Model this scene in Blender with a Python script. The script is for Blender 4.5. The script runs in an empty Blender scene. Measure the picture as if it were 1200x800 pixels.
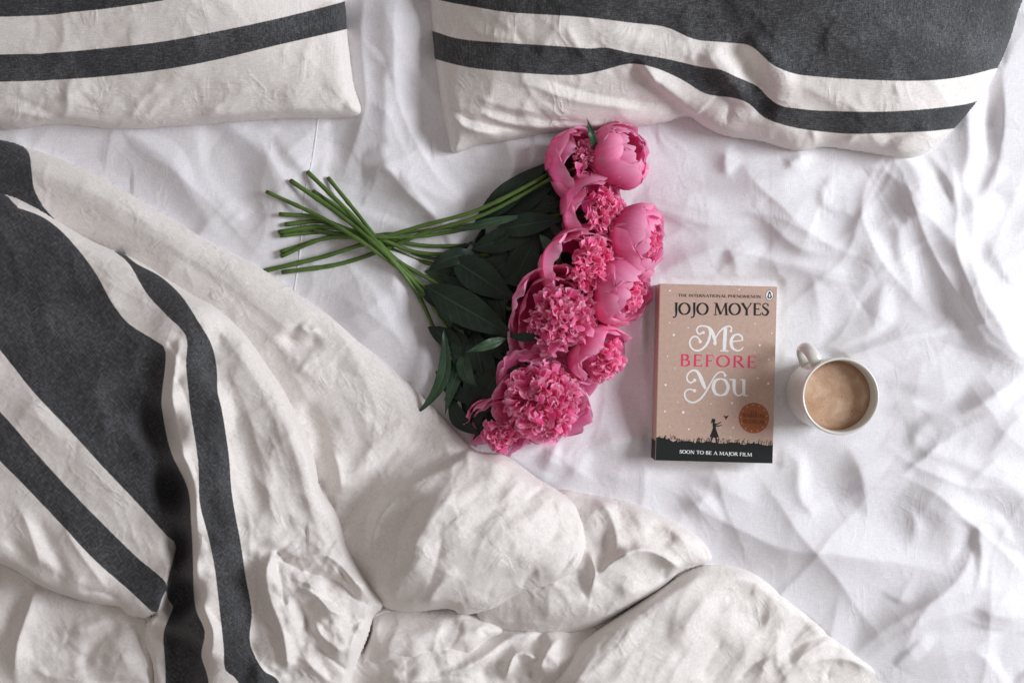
import bpy, bmesh, math, random
import numpy as np
from mathutils import Vector, Matrix

# ------------------------------------------------------------------ camera, world, light, exposure
CAM_H = 1.15                                  # camera height above the mattress, metres
FPX = 1200 * 35.0 / 36.0                      # focal length in photograph pixels
sc = bpy.context.scene
cam_d = bpy.data.cameras.new('camera'); cam_d.lens = 35.0; cam_d.sensor_width = 36.0
cam_d.clip_start = 0.02; cam_d.clip_end = 50
cam = bpy.data.objects.new('camera', cam_d); sc.collection.objects.link(cam)
cam.location = (0, 0, CAM_H); cam.rotation_euler = (0, 0, 0)
sc.camera = cam

world = bpy.data.worlds.new('World'); sc.world = world; world.use_nodes = True
bg = world.node_tree.nodes['Background']
bg.inputs['Color'].default_value = (1.0, 0.90, 0.86, 1); bg.inputs['Strength'].default_value = 0.32

def area(name, loc, target, size, power, col):
    d = bpy.data.lights.new(name, 'AREA'); d.shape = 'RECTANGLE'; d.size = size[0]; d.size_y = size[1]
    d.energy = power; d.color = col
    o = bpy.data.objects.new(name, d); sc.collection.objects.link(o)
    o.location = loc
    o.rotation_euler = (Vector(target) - Vector(loc)).to_track_quat('-Z', 'Y').to_euler()
    return o
# one window to the right of the bed
area('window_light', (2.85, 0.42, 1.70), (0.0, 0.0, 0.0), (1.4, 1.3), 122, (0.915, 0.955, 1.0))

sc.view_settings.view_transform = 'Standard'; sc.view_settings.look = 'None'
sc.view_settings.exposure = 0.0; sc.view_settings.gamma = 1.0
sc.cycles.use_denoising = True
sc.cycles.max_bounces = 8

# ------------------------------------------------------------------ helpers
rng = np.random.default_rng(7); random.seed(7)
def at(px, py, z=0.0):
    """world point seen at photograph pixel (px, py) when it lies at height z (metres)"""
    s = (CAM_H - z) / FPX
    return Vector(((px - 600.0) * s, (400.0 - py) * s, z))

def link(o, parent=None):
    sc.collection.objects.link(o)
    if parent is not None:
        o.parent = parent
    return o
def tag(o, label=None, cat=None, group=None, kind=None):
    if label: o['label'] = label
    if cat: o['category'] = cat
    if group: o['group'] = group
    if kind: o['kind'] = kind
    return o
def empty(name, loc=(0, 0, 0)):
    o = bpy.data.objects.new(name, None); o.location = loc; o.empty_display_size = 0.02
    return link(o)
def mesh_obj(name, verts, faces, mat, parent=None, smooth=True, uv=None):
    me = bpy.data.meshes.new(name)
    me.from_pydata([tuple(v) for v in verts], [], [tuple(f) for f in faces])
    if smooth: me.shade_smooth()
    if uv is not None:
        a = me.attributes.new('pet', 'FLOAT_VECTOR', 'POINT')
        a.data.foreach_set('vector', np.asarray(uv, dtype=np.float32).ravel())
    me.materials.append(mat)
    o = bpy.data.objects.new(name, me)
    link(o, parent)
    if parent is not None:
        o.matrix_parent_inverse = Matrix.Translation(-Vector(parent.location)) if parent.type == 'EMPTY' else Matrix()
    return o
def smoothstep(a, b, x):
    t = np.clip((x - a) / (b - a), 0, 1); return t * t * (3 - 2 * t)

_perm = rng.permutation(4096)
_grad = rng.uniform(0, 2 * np.pi, 4096)
def noise(x, y, seed=0):
    """2-D gradient noise, about -0.7..0.7"""
    xi = np.floor(x).astype(np.int64); yi = np.floor(y).astype(np.int64)
    fx = x - xi; fy = y - yi
    def g(ix, iy, dx, dy):
        h = _perm[(_perm[(ix + seed * 131) & 4095] + iy) & 4095]
        a = _grad[h]; return np.cos(a) * dx + np.sin(a) * dy
    u = fx * fx * fx * (fx * (fx * 6 - 15) + 10); v = fy * fy * fy * (fy * (fy * 6 - 15) + 10)
    n0 = g(xi, yi, fx, fy) * (1 - u) + g(xi + 1, yi, fx - 1, fy) * u
    n1 = g(xi, yi + 1, fx, fy - 1) * (1 - u) + g(xi + 1, yi + 1, fx - 1, fy - 1) * u
    return n0 * (1 - v) + n1 * v
def fbm(x, y, seed=0, oct=3):
    s = 0; a = 1.0
    for k in range(oct):
        s = s + a * noise(x * 2 ** k, y * 2 ** k, seed + k); a *= 0.5
    return s
def ridged(x, y, seed=0):
    return 1 - 2 * np.abs(noise(x, y, seed))

def spline(pts, step=5.0, closed=False):
    """Catmull-Rom through the points"""
    p = np.array(pts, float)
    n = len(p)
    if n == 2 and not closed: return p
    out = []
    rngi = range(n if closed else n - 1)
    for i in rngi:
        p1 = p[i]; p2 = p[(i + 1) % n]
        p0 = p[(i - 1) % n] if (closed or i > 0) else 2 * p1 - p2
        p3 = p[(i + 2) % n] if (closed or i < n - 2) else 2 * p2 - p1
        m = max(1, int(np.linalg.norm(p2 - p1) / step))
        # centripetal-like damping of the tangents
        for k in range(m):
            t = k / m
            out.append(0.5 * ((2 * p1) + (-p0 + p2) * t + (2 * p0 - 5 * p1 + 4 * p2 - p3) * t * t + (-p0 + 3 * p1 - 3 * p2 + p3) * t ** 3))
    if not closed: out.append(p[-1])
    return np.array(out)

def poly_dist(X, Y, P, closed=False):
    """distance to polyline; returns |d|, sign (+1 on the right hand of travel, y down), t 0..1, nearest x, y"""
    n = len(P); segs = n if closed else n - 1
    best = np.full(X.shape, 1e9); sg = np.ones(X.shape); tt = np.zeros(X.shape); nx = np.zeros(X.shape); ny = np.zeros(X.shape)
    L = np.linalg.norm(np.roll(P, -1, 0) - P, axis=1)[:segs]; cum = np.concatenate([[0], np.cumsum(L)]); tot = max(cum[-1], 1e-6)
    for i in range(segs):
        a = P[i]; b = P[(i + 1) % n]; d = b - a; l2 = d @ d
        if l2 < 1e-9: continue
        t = np.clip(((X - a[0]) * d[0] + (Y - a[1]) * d[1]) / l2, 0, 1)
        qx = a[0] + t * d[0]; qy = a[1] + t * d[1]
        dd = (X - qx) ** 2 + (Y - qy) ** 2
        m = dd < best
        best = np.where(m, dd, best); nx = np.where(m, qx, nx); ny = np.where(m, qy, ny)
        tt = np.where(m, (cum[i] + t * L[i]) / tot, tt)
        cr = d[0] * (Y - a[1]) - d[1] * (X - a[0])
        sg = np.where(m, np.sign(cr), sg)
    return np.sqrt(best), sg, tt, nx, ny
def inside(X, Y, P):
    r = np.zeros(X.shape, bool); n = len(P)
    for i in range(n):
        x1, y1 = P[i]; x2, y2 = P[(i + 1) % n]
        if y1 == y2: continue
        c = ((y1 > Y) != (y2 > Y)) & (X < (x2 - x1) * (Y - y1) / (y2 - y1) + x1)
        r ^= c
    return r

class Relief:
    """height relief in mm over photograph-pixel coordinates (1 px is about 1 mm on the bed)"""
    def __init__(s, X, Y, warp=3.0, seed=0):
        s.X = X + warp * (1.5 * noise(X / 80, Y / 80, seed + 1) + 0.16 * noise(X / 22, Y / 22, seed + 2))
        s.Y = Y + warp * (1.5 * noise(X / 80, Y / 80, seed + 3) + 0.16 * noise(X / 22, Y / 22, seed + 4))
        s.Z = np.zeros(X.shape)
        s.x0 = X.min(); s.y0 = Y.min(); s.g = X[0, 1] - X[0, 0]
    def sub(s):
        o = Relief.__new__(Relief); o.X = s.X; o.Y = s.Y; o.x0 = s.x0; o.y0 = s.y0; o.g = s.g; o.Z = np.zeros(s.X.shape); return o
    def _win(s, P, pad):
        i0 = int((P[:, 0].min() - pad - s.x0) / s.g); i1 = int((P[:, 0].max() + pad - s.x0) / s.g) + 1
        j0 = int((P[:, 1].min() - pad - s.y0) / s.g); j1 = int((P[:, 1].max() + pad - s.y0) / s.g) + 1
        i0, i1 = np.clip([i0, i1], 0, s.X.shape[1]); j0, j1 = np.clip([j0, j1], 0, s.X.shape[0])
        return slice(j0, j1), slice(i0, i1)
    def ridge(s, pts, h, wr, wl=None, p=1.5, e0=0.25, e1=0.25):
        """h in mm; wr / wl widths right / left of the direction of travel (y points down the picture)"""
        wl = wl or wr
        P = spline(pts, 6); w = s._win(P, 3.2 * max(wl, wr))
        X, Y = s.X[w], s.Y[w]
        if X.size == 0: return s
        d, sg, t, _, _ = poly_dist(X, Y, P)
        W = np.where(sg > 0, wr, wl)
        tap = smoothstep(0, e0, t) * smoothstep(0, e1, 1 - t) if e0 > 0 and e1 > 0 else (smoothstep(0, e0, t) if e0 > 0 else (smoothstep(0, e1, 1 - t) if e1 > 0 else 1.0))
        q = np.sqrt((d / W) ** 2 + 0.01) - 0.1
        h = h * ((0.85 if p >= 2 else 0.75) if h < 0 else (1.1 if p >= 2 else 1.35))
        if p >= 2: prof = np.exp(-q ** p)
        else:                                      # planar flanks with a firm crest
            prof = np.exp(-1.1 * q)
        s.Z[w] += h * tap * prof
        return s
    def step(s, pts, h, w=3.0, fall=40.0, back=None, e0=0.2, e1=0.2):
        """sharp step: the right-hand side of travel stands h above, decaying over fall; the left dips a little"""
        P = spline(pts, 6); win = s._win(P, 3 * fall)
        X, Y = s.X[win], s.Y[win]
        d, sg, t, _, _ = poly_dist(X, Y, P); d = d * sg
        tap = smoothstep(0, e0, t) * smoothstep(0, e1, 1 - t) if e0 > 0 and e1 > 0 else (smoothstep(0, e0, t) if e0 > 0 else (smoothstep(0, e1, 1 - t) if e1 > 0 else 1.0))
        up = np.exp(-np.maximum(d, 0) / fall); dn = np.exp(np.minimum(d, 0) / (back or fall * 0.5))
        f = np.where(d > 0, up, dn) * np.tanh(d / w)
        s.Z[win] += h * 0.5 * tap * f
        return s
    def tent(s, pts, h, ss=0.4, sg=0.15, base=8.0, k=1.2, rnd=2.5, mid=0.45):
        """a taut fold: planar flanks meeting in a crest; ss slope of the flank away from the window, sg towards it.
        negative h cuts a furrow instead"""
        P = spline(pts, 6); h = h * 1.22; a = abs(h); w = s._win(P, (a + 9) / min(ss, sg) + rnd + 4)
        X, Y = s.X[w], s.Y[w]
        if X.size == 0: return s
        d, _, t, nx, ny = poly_dist(X, Y, P)
        ca = ((X - nx) * 0.97 - (Y - ny) * 0.24) / (d + 1e-6)
        if h < 0: ca = -ca
        f = smoothstep(-0.7, 0.7, ca); sl = ss + (sg - ss) * f
        tap = np.minimum(1, np.where(t < mid, 0.25 + 0.75 * t / mid, 0.1 + 0.9 * (1 - t) / (1 - mid)) * 1.25)
        dd = np.sqrt(d * d + rnd * rnd) - rnd
        T = a * tap - sl * dd
        if h > 0: T = f * T + (1 - f) * (a * tap * (1.12 * np.exp(-1.25 * ss * dd / a) - .12) - 0.03 * dd)
        Z = s.Z[w]
        if h > 0:
            T = base + T; m = np.maximum(Z, T); s.Z[w] = m + k * np.log(np.exp((Z - m) / k) + np.exp((T - m) / k))
        else:
            T = base - T; m = np.minimum(Z, T); s.Z[w] = m - k * np.log(np.exp((m - Z) / k) + np.exp((m - T) / k))
        return s
    def crease(s, pts, h, wd, wl, rnd=1.0, mid=0.45):
        """a pinched fold: sharp crest, flanks fading away; wd width away from the window, wl towards it"""
        P = spline(pts, 6); w = s._win(P, 3.6 * max(wd, wl))
        X, Y = s.X[w], s.Y[w]
        if X.size == 0: return s
        d, _, t, nx, ny = poly_dist(X, Y, P)
        ca = ((X - nx) * 0.97 - (Y - ny) * 0.24) / (d + 1e-6)
        if h < 0: ca = -ca
        f = smoothstep(-0.6, 0.6, ca); W = wd + (wl - wd) * f
        tap = np.where(t < mid, t / mid, (1 - t) / (1 - mid)); tap = np.minimum(1, tap * 1.5) ** 0.8
        s.Z[w] += h * tap * np.exp(-(np.sqrt(d * d + rnd * rnd) - rnd) / W)
        return s
    def bump(s, x, y, rx, ry, h, ang=0.0, p=2.0):
        c, q = math.cos(math.radians(ang)), math.sin(math.radians(ang))
        dx = s.X - x; dy = s.Y - y
        u = (dx * c + dy * q) / rx; v = (-dx * q + dy * c) / ry
        s.Z += h * np.exp(-(u * u + v * v) ** (p / 2))
        return s

def rumple(R, n, seed, box, angs, h=(1.0, 3.0), L=(20, 70), ss=(.14, .28), sg=(.06, .13), base=0.0, neg=0.35, k=1.0, rnd=3.0):
    """scatter slight taut folds over a box (x0, y0, x1, y1); angs in degrees"""
    q = random.Random(seed)
    for _ in range(n):
        x = q.uniform(box[0], box[2]); y = q.uniform(box[1], box[3])
        a = math.radians(q.choice(angs) + q.gauss(0, 14)); l = q.uniform(*L); b = q.gauss(0, 0.35) * l * .5
        c, w = math.cos(a), math.sin(a)
        hh = q.uniform(*h) * (-0.8 if q.random() < neg else 1)
        b2 = q.gauss(0, 0.25) * l
        R.tent([(x - l * c, y - l * w), (x - .3 * l * c + b * w, y - .3 * l * w - b * c), (x + .35 * l * c + b2 * w * .5, y + .35 * l * w - b2 * c * .5), (x + l * c, y + l * w)], hh, q.uniform(*ss), q.uniform(*sg), base=base, k=k, rnd=rnd)

def folds(X, Y, seed, R, angs, n, h=(2.0, 4.5), L=(35, 100), ss=(.28, .5), sg=(.10, .18), box=None, layers=2, neg=.22):
    """pinched folds of middling size scattered over a piece of cloth"""
    box = box or (max(-60, X.min()), max(-60, Y.min()), min(1260, X.max()), min(860, Y.max()))
    o = R.sub(); q = random.Random(seed)
    for _ in range(n):
        x = q.uniform(box[0], box[2]); y = q.uniform(box[1], box[3])
        a = math.radians(q.choice(angs) + q.gauss(0, 10)); l = q.uniform(*L); b = q.gauss(0, 0.16) * l; b2 = q.gauss(0, 0.12) * l
        c, w = math.cos(a), math.sin(a); hh = q.uniform(*h) * .98
        o.crease([(x - l * c, y - l * w), (x - .3 * l * c + b * w, y - .3 * l * w - b * c), (x + .35 * l * c + b2 * w, y + .35 * l * w - b2 * c), (x + l * c, y + l * w)],
                 -hh * .8 if q.random() < neg else hh, hh / q.uniform(*ss), hh / q.uniform(*sg), rnd=.8)
    return o.Z

def fine(X, Y, seed, R, dens=1.0, h=(.4, 1.2)):
    """thin pressed creases"""
    box = (max(-60, X.min()), max(-60, Y.min()), min(1260, X.max()), min(860, Y.max()))
    n = int(dens * (box[2] - box[0]) * (box[3] - box[1]) / 1700)
    return folds(X, Y, seed, R, (-45, -60, 40, 65, 10, 85), n, h=h, L=(10, 42), ss=(.2, .4), sg=(.12, .25), box=box, neg=.4)

def curve_height(X, Y, pts):
    """smooth scattered interpolation of (x, y, z) control heights, Gaussian kernel"""
    num = 0; den = 1e-9
    for (x, y, z, r) in pts:
        w = np.exp(-((X - x) ** 2 + (Y - y) ** 2) / (r * r)) + 1e-7
        num = num + w * z; den = den + w
    return num / den

def resample(A, ny, nx):
    """smooth (Catmull-Rom) resampling of a grid (h,w,c) to (ny,nx,c), corners kept"""
    def one(A, n):
        m = A.shape[0]; t = np.linspace(0, m - 1, n); i = np.minimum(t.astype(int), m - 2); f = (t - i)[:, None, None]
        p0 = A[np.maximum(i - 1, 0)]; p1 = A[i]; p2 = A[i + 1]; p3 = A[np.minimum(i + 2, m - 1)]
        return 0.5 * (2 * p1 + (p2 - p0) * f + (2 * p0 - 5 * p1 + 4 * p2 - p3) * f * f + (3 * p1 - p0 - 3 * p2 + p3) * f ** 3)
    A = one(A, ny); return one(A.transpose(1, 0, 2), nx).transpose(1, 0, 2)

def relax(P, pin, iters, excess, hold=0.004, bend=0.06, floor=None):
    """position-based cloth on a coarse grid: the drawn relief gets a little slack, so that it buckles
    and sharpens the way woven cloth does.  P (H,W,3) metres"""
    P = P.astype(np.float32).copy(); P0 = P.copy()
    free = (~pin).astype(np.float32)[..., None]
    H, W = P.shape[:2]
    cons = []
    for (di, dj, k) in ((0, 1, 1.0), (1, 0, 1.0), (1, 1, 0.3), (1, -1, 0.3)):
        ai = slice(max(0, -di), H - max(0, di)); aj = slice(max(0, -dj), W - max(0, dj))
        bi = slice(max(0, di), H + min(0, di)); bj = slice(max(0, dj), W + min(0, dj))
        R = np.linalg.norm(P[bi, bj] - P[ai, aj], axis=2) * (1 + 0.5 * (excess[ai, aj] + excess[bi, bj]))
        cons.append((ai, aj, bi, bj, R.astype(np.float32), k))
    V = np.zeros_like(P)
    for it in range(iters):
        prev = P.copy()
        P = P + V * (0.93 * free)
        P[..., 2] += hold * (P0[..., 2] - P[..., 2])
        for (ai, aj, bi, bj, R, k) in cons:
            d = P[bi, bj] - P[ai, aj]
            L = np.sqrt((d * d).sum(2)) + 1e-9
            c = d * (0.33 * k * (L - R) / L)[..., None]
            P[ai, aj] += c * free[ai, aj]; P[bi, bj] -= c * free[bi, bj]
        if bend:                                   # thin-plate bending: bilaplacian flow
            lap = np.zeros_like(P)
            lap[1:-1, 1:-1] = 0.25 * (P[:-2, 1:-1] + P[2:, 1:-1] + P[1:-1, :-2] + P[1:-1, 2:]) - P[1:-1, 1:-1]
            b2 = np.zeros_like(P)
            b2[1:-1, 1:-1] = 0.25 * (lap[:-2, 1:-1] + lap[2:, 1:-1] + lap[1:-1, :-2] + lap[1:-1, 2:]) - lap[1:-1, 1:-1]
            P = P - bend * b2 * free
        if floor is not None: P[..., 2] = np.maximum(P[..., 2], floor)
        V = P - prev
    return P

def cloth_mesh(name, P, keep, mat, parent=None, attrs=None):
    """P (H,W,3) world points, keep (H,W) bool"""
    H, W = keep.shape
    idx = -np.ones((H, W), np.int64)
    fk = keep[:-1, :-1] & keep[1:, :-1] & keep[:-1, 1:] & keep[1:, 1:]
    used = np.zeros((H, W), bool)
    used[:-1, :-1] |= fk; used[1:, :-1] |= fk; used[:-1, 1:] |= fk; used[1:, 1:] |= fk
    idx[used] = np.arange(used.sum())
    # rows run down the picture: this order makes the normals point up
    quads = np.stack([idx[:-1, :-1][fk], idx[1:, :-1][fk], idx[1:, 1:][fk], idx[:-1, 1:][fk]], 1).astype(np.int32)
    V = P[used].astype(np.float32)
    me = bpy.data.meshes.new(name)
    me.vertices.add(len(V)); me.vertices.foreach_set('co', V.ravel())
    n = len(quads)
    me.loops.add(n * 4); me.loops.foreach_set('vertex_index', quads.ravel())
    me.polygons.add(n); me.polygons.foreach_set('loop_start', np.arange(0, n * 4, 4, dtype=np.int32))
    me.update(calc_edges=True); me.validate(); me.shade_smooth()
    for k, v in (attrs or {}).items():
        if v.ndim == 2:
            a = me.attributes.new(k, 'FLOAT', 'POINT'); a.data.foreach_set('value', v[used].astype(np.float32))
        else:
            a = me.attributes.new(k, 'FLOAT_VECTOR', 'POINT'); a.data.foreach_set('vector', v[used].astype(np.float32).ravel())
    me.materials.append(mat)
    o = bpy.data.objects.new(name, me); link(o, parent)
    if parent is not None: o.matrix_parent_inverse = Matrix.Translation(-Vector(parent.location))
    return o

def to_world(X, Y, Zmm):
    z = Zmm * 0.001; s = (CAM_H - z) / FPX
    return np.stack([(X - 600.0) * s, (400.0 - Y) * s, z], 2)

def sd_poly(X, Y, polys):
    """signed distance, negative inside, to the union of closed outlines"""
    out = np.full(X.shape, 1e3)
    for P in polys:
        P = spline(P, 6, closed=False); P = np.array(P)
        d = poly_dist(X, Y, P, closed=True)[0]
        d = np.where(inside(X, Y, P), -d, d)
        out = np.minimum(out, d)
    return out

def patch(name, outline, g, zfun, mat, parent=None, stripes=None, relax_args=None, seed=0, soft=10.0, drop=14.0):
    """a cloth sheet bounded by an outline (photograph px), heights in mm from zfun(X, Y, D, relief)"""
    O = spline(outline, 5, closed=True)
    x0, y0 = O.min(0) - 3 * g; x1, y1 = O.max(0) + 3 * g
    X, Y = np.meshgrid(np.arange(x0, x1, g), np.arange(y0, y1, g))
    d, _, _, nx, ny = poly_dist(X, Y, O, closed=True)
    ins = inside(X, Y, O); D = np.where(ins, d, -d)
    keep = D > -1.3 * g
    Db = np.maximum(D, 0)
    for _ in range(3): Db = boxblur(Db, int(round(soft / g)))
    t = smoothstep(0, soft * 1.6, D)
    D = np.where(D > 0, D * (1 - t) + Db * t, D)
    R = Relief(X, Y, seed=seed)
    Xs = np.where(ins, X, nx); Ys = np.where(ins, Y, ny)
    Z = zfun(Xs, Ys, np.maximum(D, 0), R)
    Z = np.where(ins, Z, np.maximum(Z - drop, 0.3))          # the rim turns down
    P = to_world(Xs, Ys, Z)
    at_ = {'cuv': np.stack([Xs, Ys, Z], 2) * 0.001}
    if stripes: at_['dark'] = sd_poly(Xs, Ys, stripes)
    return cloth_mesh(name, P, keep, mat, parent, at_)

def boxblur(A, r):
    if r < 1: return A
    for ax in (0, 1):
        p = np.pad(A, [(r + 1, r) if i == ax else (0, 0) for i in (0, 1)], mode='edge')
        c = np.cumsum(p, axis=ax)
        n = A.shape[ax]
        A = (np.take(c, np.arange(2 * r + 1, 2 * r + 1 + n), ax) - np.take(c, np.arange(0, n), ax)) / (2 * r + 1)
    return A

def edge(D, r):
    t = np.clip(D / r, 0, 1); return np.sqrt(np.maximum(1 - (1 - t) ** 2, 0))

# ------------------------------------------------------------------ materials
def new_mat(name):
    m = bpy.data.materials.new(name); m.use_nodes = True
    nt = m.node_tree; b = nt.nodes['Principled BSDF']
    return m, nt, b
def node(nt, typ, **kw):
    n = nt.nodes.new(typ)
    for k, v in kw.items(): setattr(n, k, v)
    return n
def ramp(nt, fac, stops):
    r = node(nt, 'ShaderNodeValToRGB'); e = r.color_ramp.elements
    while len(e) < len(stops): e.new(0.5)
    for i, (p, c) in enumerate(stops):
        e[i].position = p; e[i].color = (*c, 1) if len(c) == 3 else c
    nt.links.new(fac, r.inputs['Fac']); return r.outputs['Color']
def math_n(nt, op, a, b=None, clamp=False):
    n = node(nt, 'ShaderNodeMath', operation=op, use_clamp=clamp)
    for i, v in enumerate((a, b)):
        if v is None: continue
        if isinstance(v, (int, float)): n.inputs[i].default_value = v
        else: nt.links.new(v, n.inputs[i])
    return n.outputs[0]
def mixc(nt, fac, a, b, mode='MIX'):
    n = node(nt, 'ShaderNodeMix', data_type='RGBA', blend_type=mode)
    for i, v in ((0, fac), (6, a), (7, b)):
        if isinstance(v, (int, float)): n.inputs[i].default_value = v
        elif isinstance(v, tuple): n.inputs[i].default_value = (*v, 1)
        else: nt.links.new(v, n.inputs[i])
    return n.outputs[2]
def tex_noise(nt, vec, scale, detail=3, rough=0.55, dist=0.0):
    n = node(nt, 'ShaderNodeTexNoise'); n.inputs['Scale'].default_value = scale
    n.inputs['Detail'].default_value = detail; n.inputs['Roughness'].default_value = rough; n.inputs['Distortion'].default_value = dist
    nt.links.new(vec, n.inputs['Vector']); return n.outputs['Fac']
def mapping(nt, vec, scale=(1, 1, 1), rot=(0, 0, 0)):
    n = node(nt, 'ShaderNodeMapping'); n.inputs['Scale'].default_value = scale; n.inputs['Rotation'].default_value = rot
    nt.links.new(vec, n.inputs['Vector']); return n.outputs['Vector']

def fabric(name, light, dark=None, rot=0.0, crinkle=0.5, speck=0.16):
    m, nt, b = new_mat(name)
    av = node(nt, 'ShaderNodeAttribute', attribute_name='cuv').outputs['Vector']
    v = mapping(nt, av, rot=(0, 0, rot))
    # woven threads, two directions
    t1 = tex_noise(nt, mapping(nt, v, scale=(1, 0.12, 1)), 900, 3, .7)
    t2 = tex_noise(nt, mapping(nt, v, scale=(0.12, 1, 1)), 900, 3, .7)
    th = math_n(nt, 'ADD', t1, t2)                                     # about 1.0
    blot = tex_noise(nt, v, 14, 3)
    lo = tuple(c * (1 - speck) for c in light); hi = tuple(min(1, c * (1 + speck)) for c in light)
    lc = ramp(nt, math_n(nt, 'MULTIPLY', th, 0.5), [(0.3, lo), (0.7, hi)])
    lc = mixc(nt, math_n(nt, 'MULTIPLY', blot, 0.16), lc, tuple(c * 0.86 for c in light))
    if dark:
        ds = math_n(nt, 'ADD', math_n(nt, 'MULTIPLY', th, 0.5), math_n(nt, 'MULTIPLY', math_n(nt, 'SUBTRACT', blot, 0.5), 0.25))
        dc = ramp(nt, ds, [(0.34, tuple(c * 0.45 for c in dark)), (0.50, dark), (0.68, tuple(min(1, c * 3.0) for c in dark))])
        att = node(nt, 'ShaderNodeAttribute', attribute_name='dark').outputs['Fac']
        wob = math_n(nt, 'MULTIPLY', math_n(nt, 'SUBTRACT', t1, 0.5), 1.2)
        f = node(nt, 'ShaderNodeMapRange'); f.inputs['From Min'].default_value = 0.5; f.inputs['From Max'].default_value = -0.5
        nt.links.new(math_n(nt, 'ADD', att, wob), f.inputs['Value'])
        lc = mixc(nt, f.outputs[0], lc, dc)
    nt.links.new(lc, b.inputs['Base Color'])
    b.inputs['Roughness'].default_value = 0.9
    b.inputs['Specular IOR Level'].default_value = 0.15
    b.inputs['Sheen Weight'].default_value = 0.12; b.inputs['Sheen Roughness'].default_value = 0.5
    # crushed-linen creases: thin ridged lines, patchy
    w = tex_noise(nt, v, 30, 2)
    cr1 = math_n(nt, 'ABSOLUTE', math_n(nt, 'SUBTRACT', tex_noise(nt, mapping(nt, v, scale=(1, 0.55, 1), rot=(0, 0, 0.6)), 26, 2, 0.5, 1.2), 0.5))
    cr2 = math_n(nt, 'ABSOLUTE', math_n(nt, 'SUBTRACT', tex_noise(nt, mapping(nt, v, scale=(0.5, 1, 1), rot=(0, 0, 0.9)), 48, 2, 0.5, 0.8), 0.5))
    l1 = math_n(nt, 'SUBTRACT', 1.0, math_n(nt, 'MULTIPLY', cr1, 9.0), clamp=True)
    l2 = math_n(nt, 'SUBTRACT', 1.0, math_n(nt, 'MULTIPLY', cr2, 8.0), clamp=True)
    patchy = math_n(nt, 'MULTIPLY', math_n(nt, 'SUBTRACT', w, 0.42, clamp=True), 4.0, clamp=True)
    cre = math_n(nt, 'MULTIPLY', math_n(nt, 'ADD', l1, math_n(nt, 'MULTIPLY', l2, 0.6)), patchy)
    hgt = math_n(nt, 'ADD', math_n(nt, 'MULTIPLY', cre, 0.0006 * crinkle), math_n(nt, 'MULTIPLY', th, 0.00016))
    bp = node(nt, 'ShaderNodeBump'); bp.inputs['Strength'].default_value = 1.0; bp.inputs['Distance'].default_value = 1.0
    nt.links.new(hgt, bp.inputs['Height']); nt.links.new(bp.outputs['Normal'], b.inputs['Normal'])
    return m

CREAM = (0.76, 0.72, 0.695); CHAR = (0.052, 0.053, 0.057)
M = {}
M['sheet'] = fabric('white_cotton', (0.78, 0.765, 0.80), crinkle=0.45, speck=0.13)
M['duvet'] = fabric('striped_linen', CREAM, CHAR, rot=0.75, crinkle=1.0, speck=0.24)
M['pillow'] = fabric('striped_linen_pillow', CREAM, CHAR, rot=0.05, crinkle=1.0, speck=0.22)
M['mattress'] = fabric('mattress_ticking', (0.7, 0.7, 0.7))
# ------------------------------------------------------------------ bed: mattress and fitted sheet
BOOK = [(765, 333), (910, 333), (907, 543), (762, 538)]
MUG_BASE = (956, 459, 44)

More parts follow.
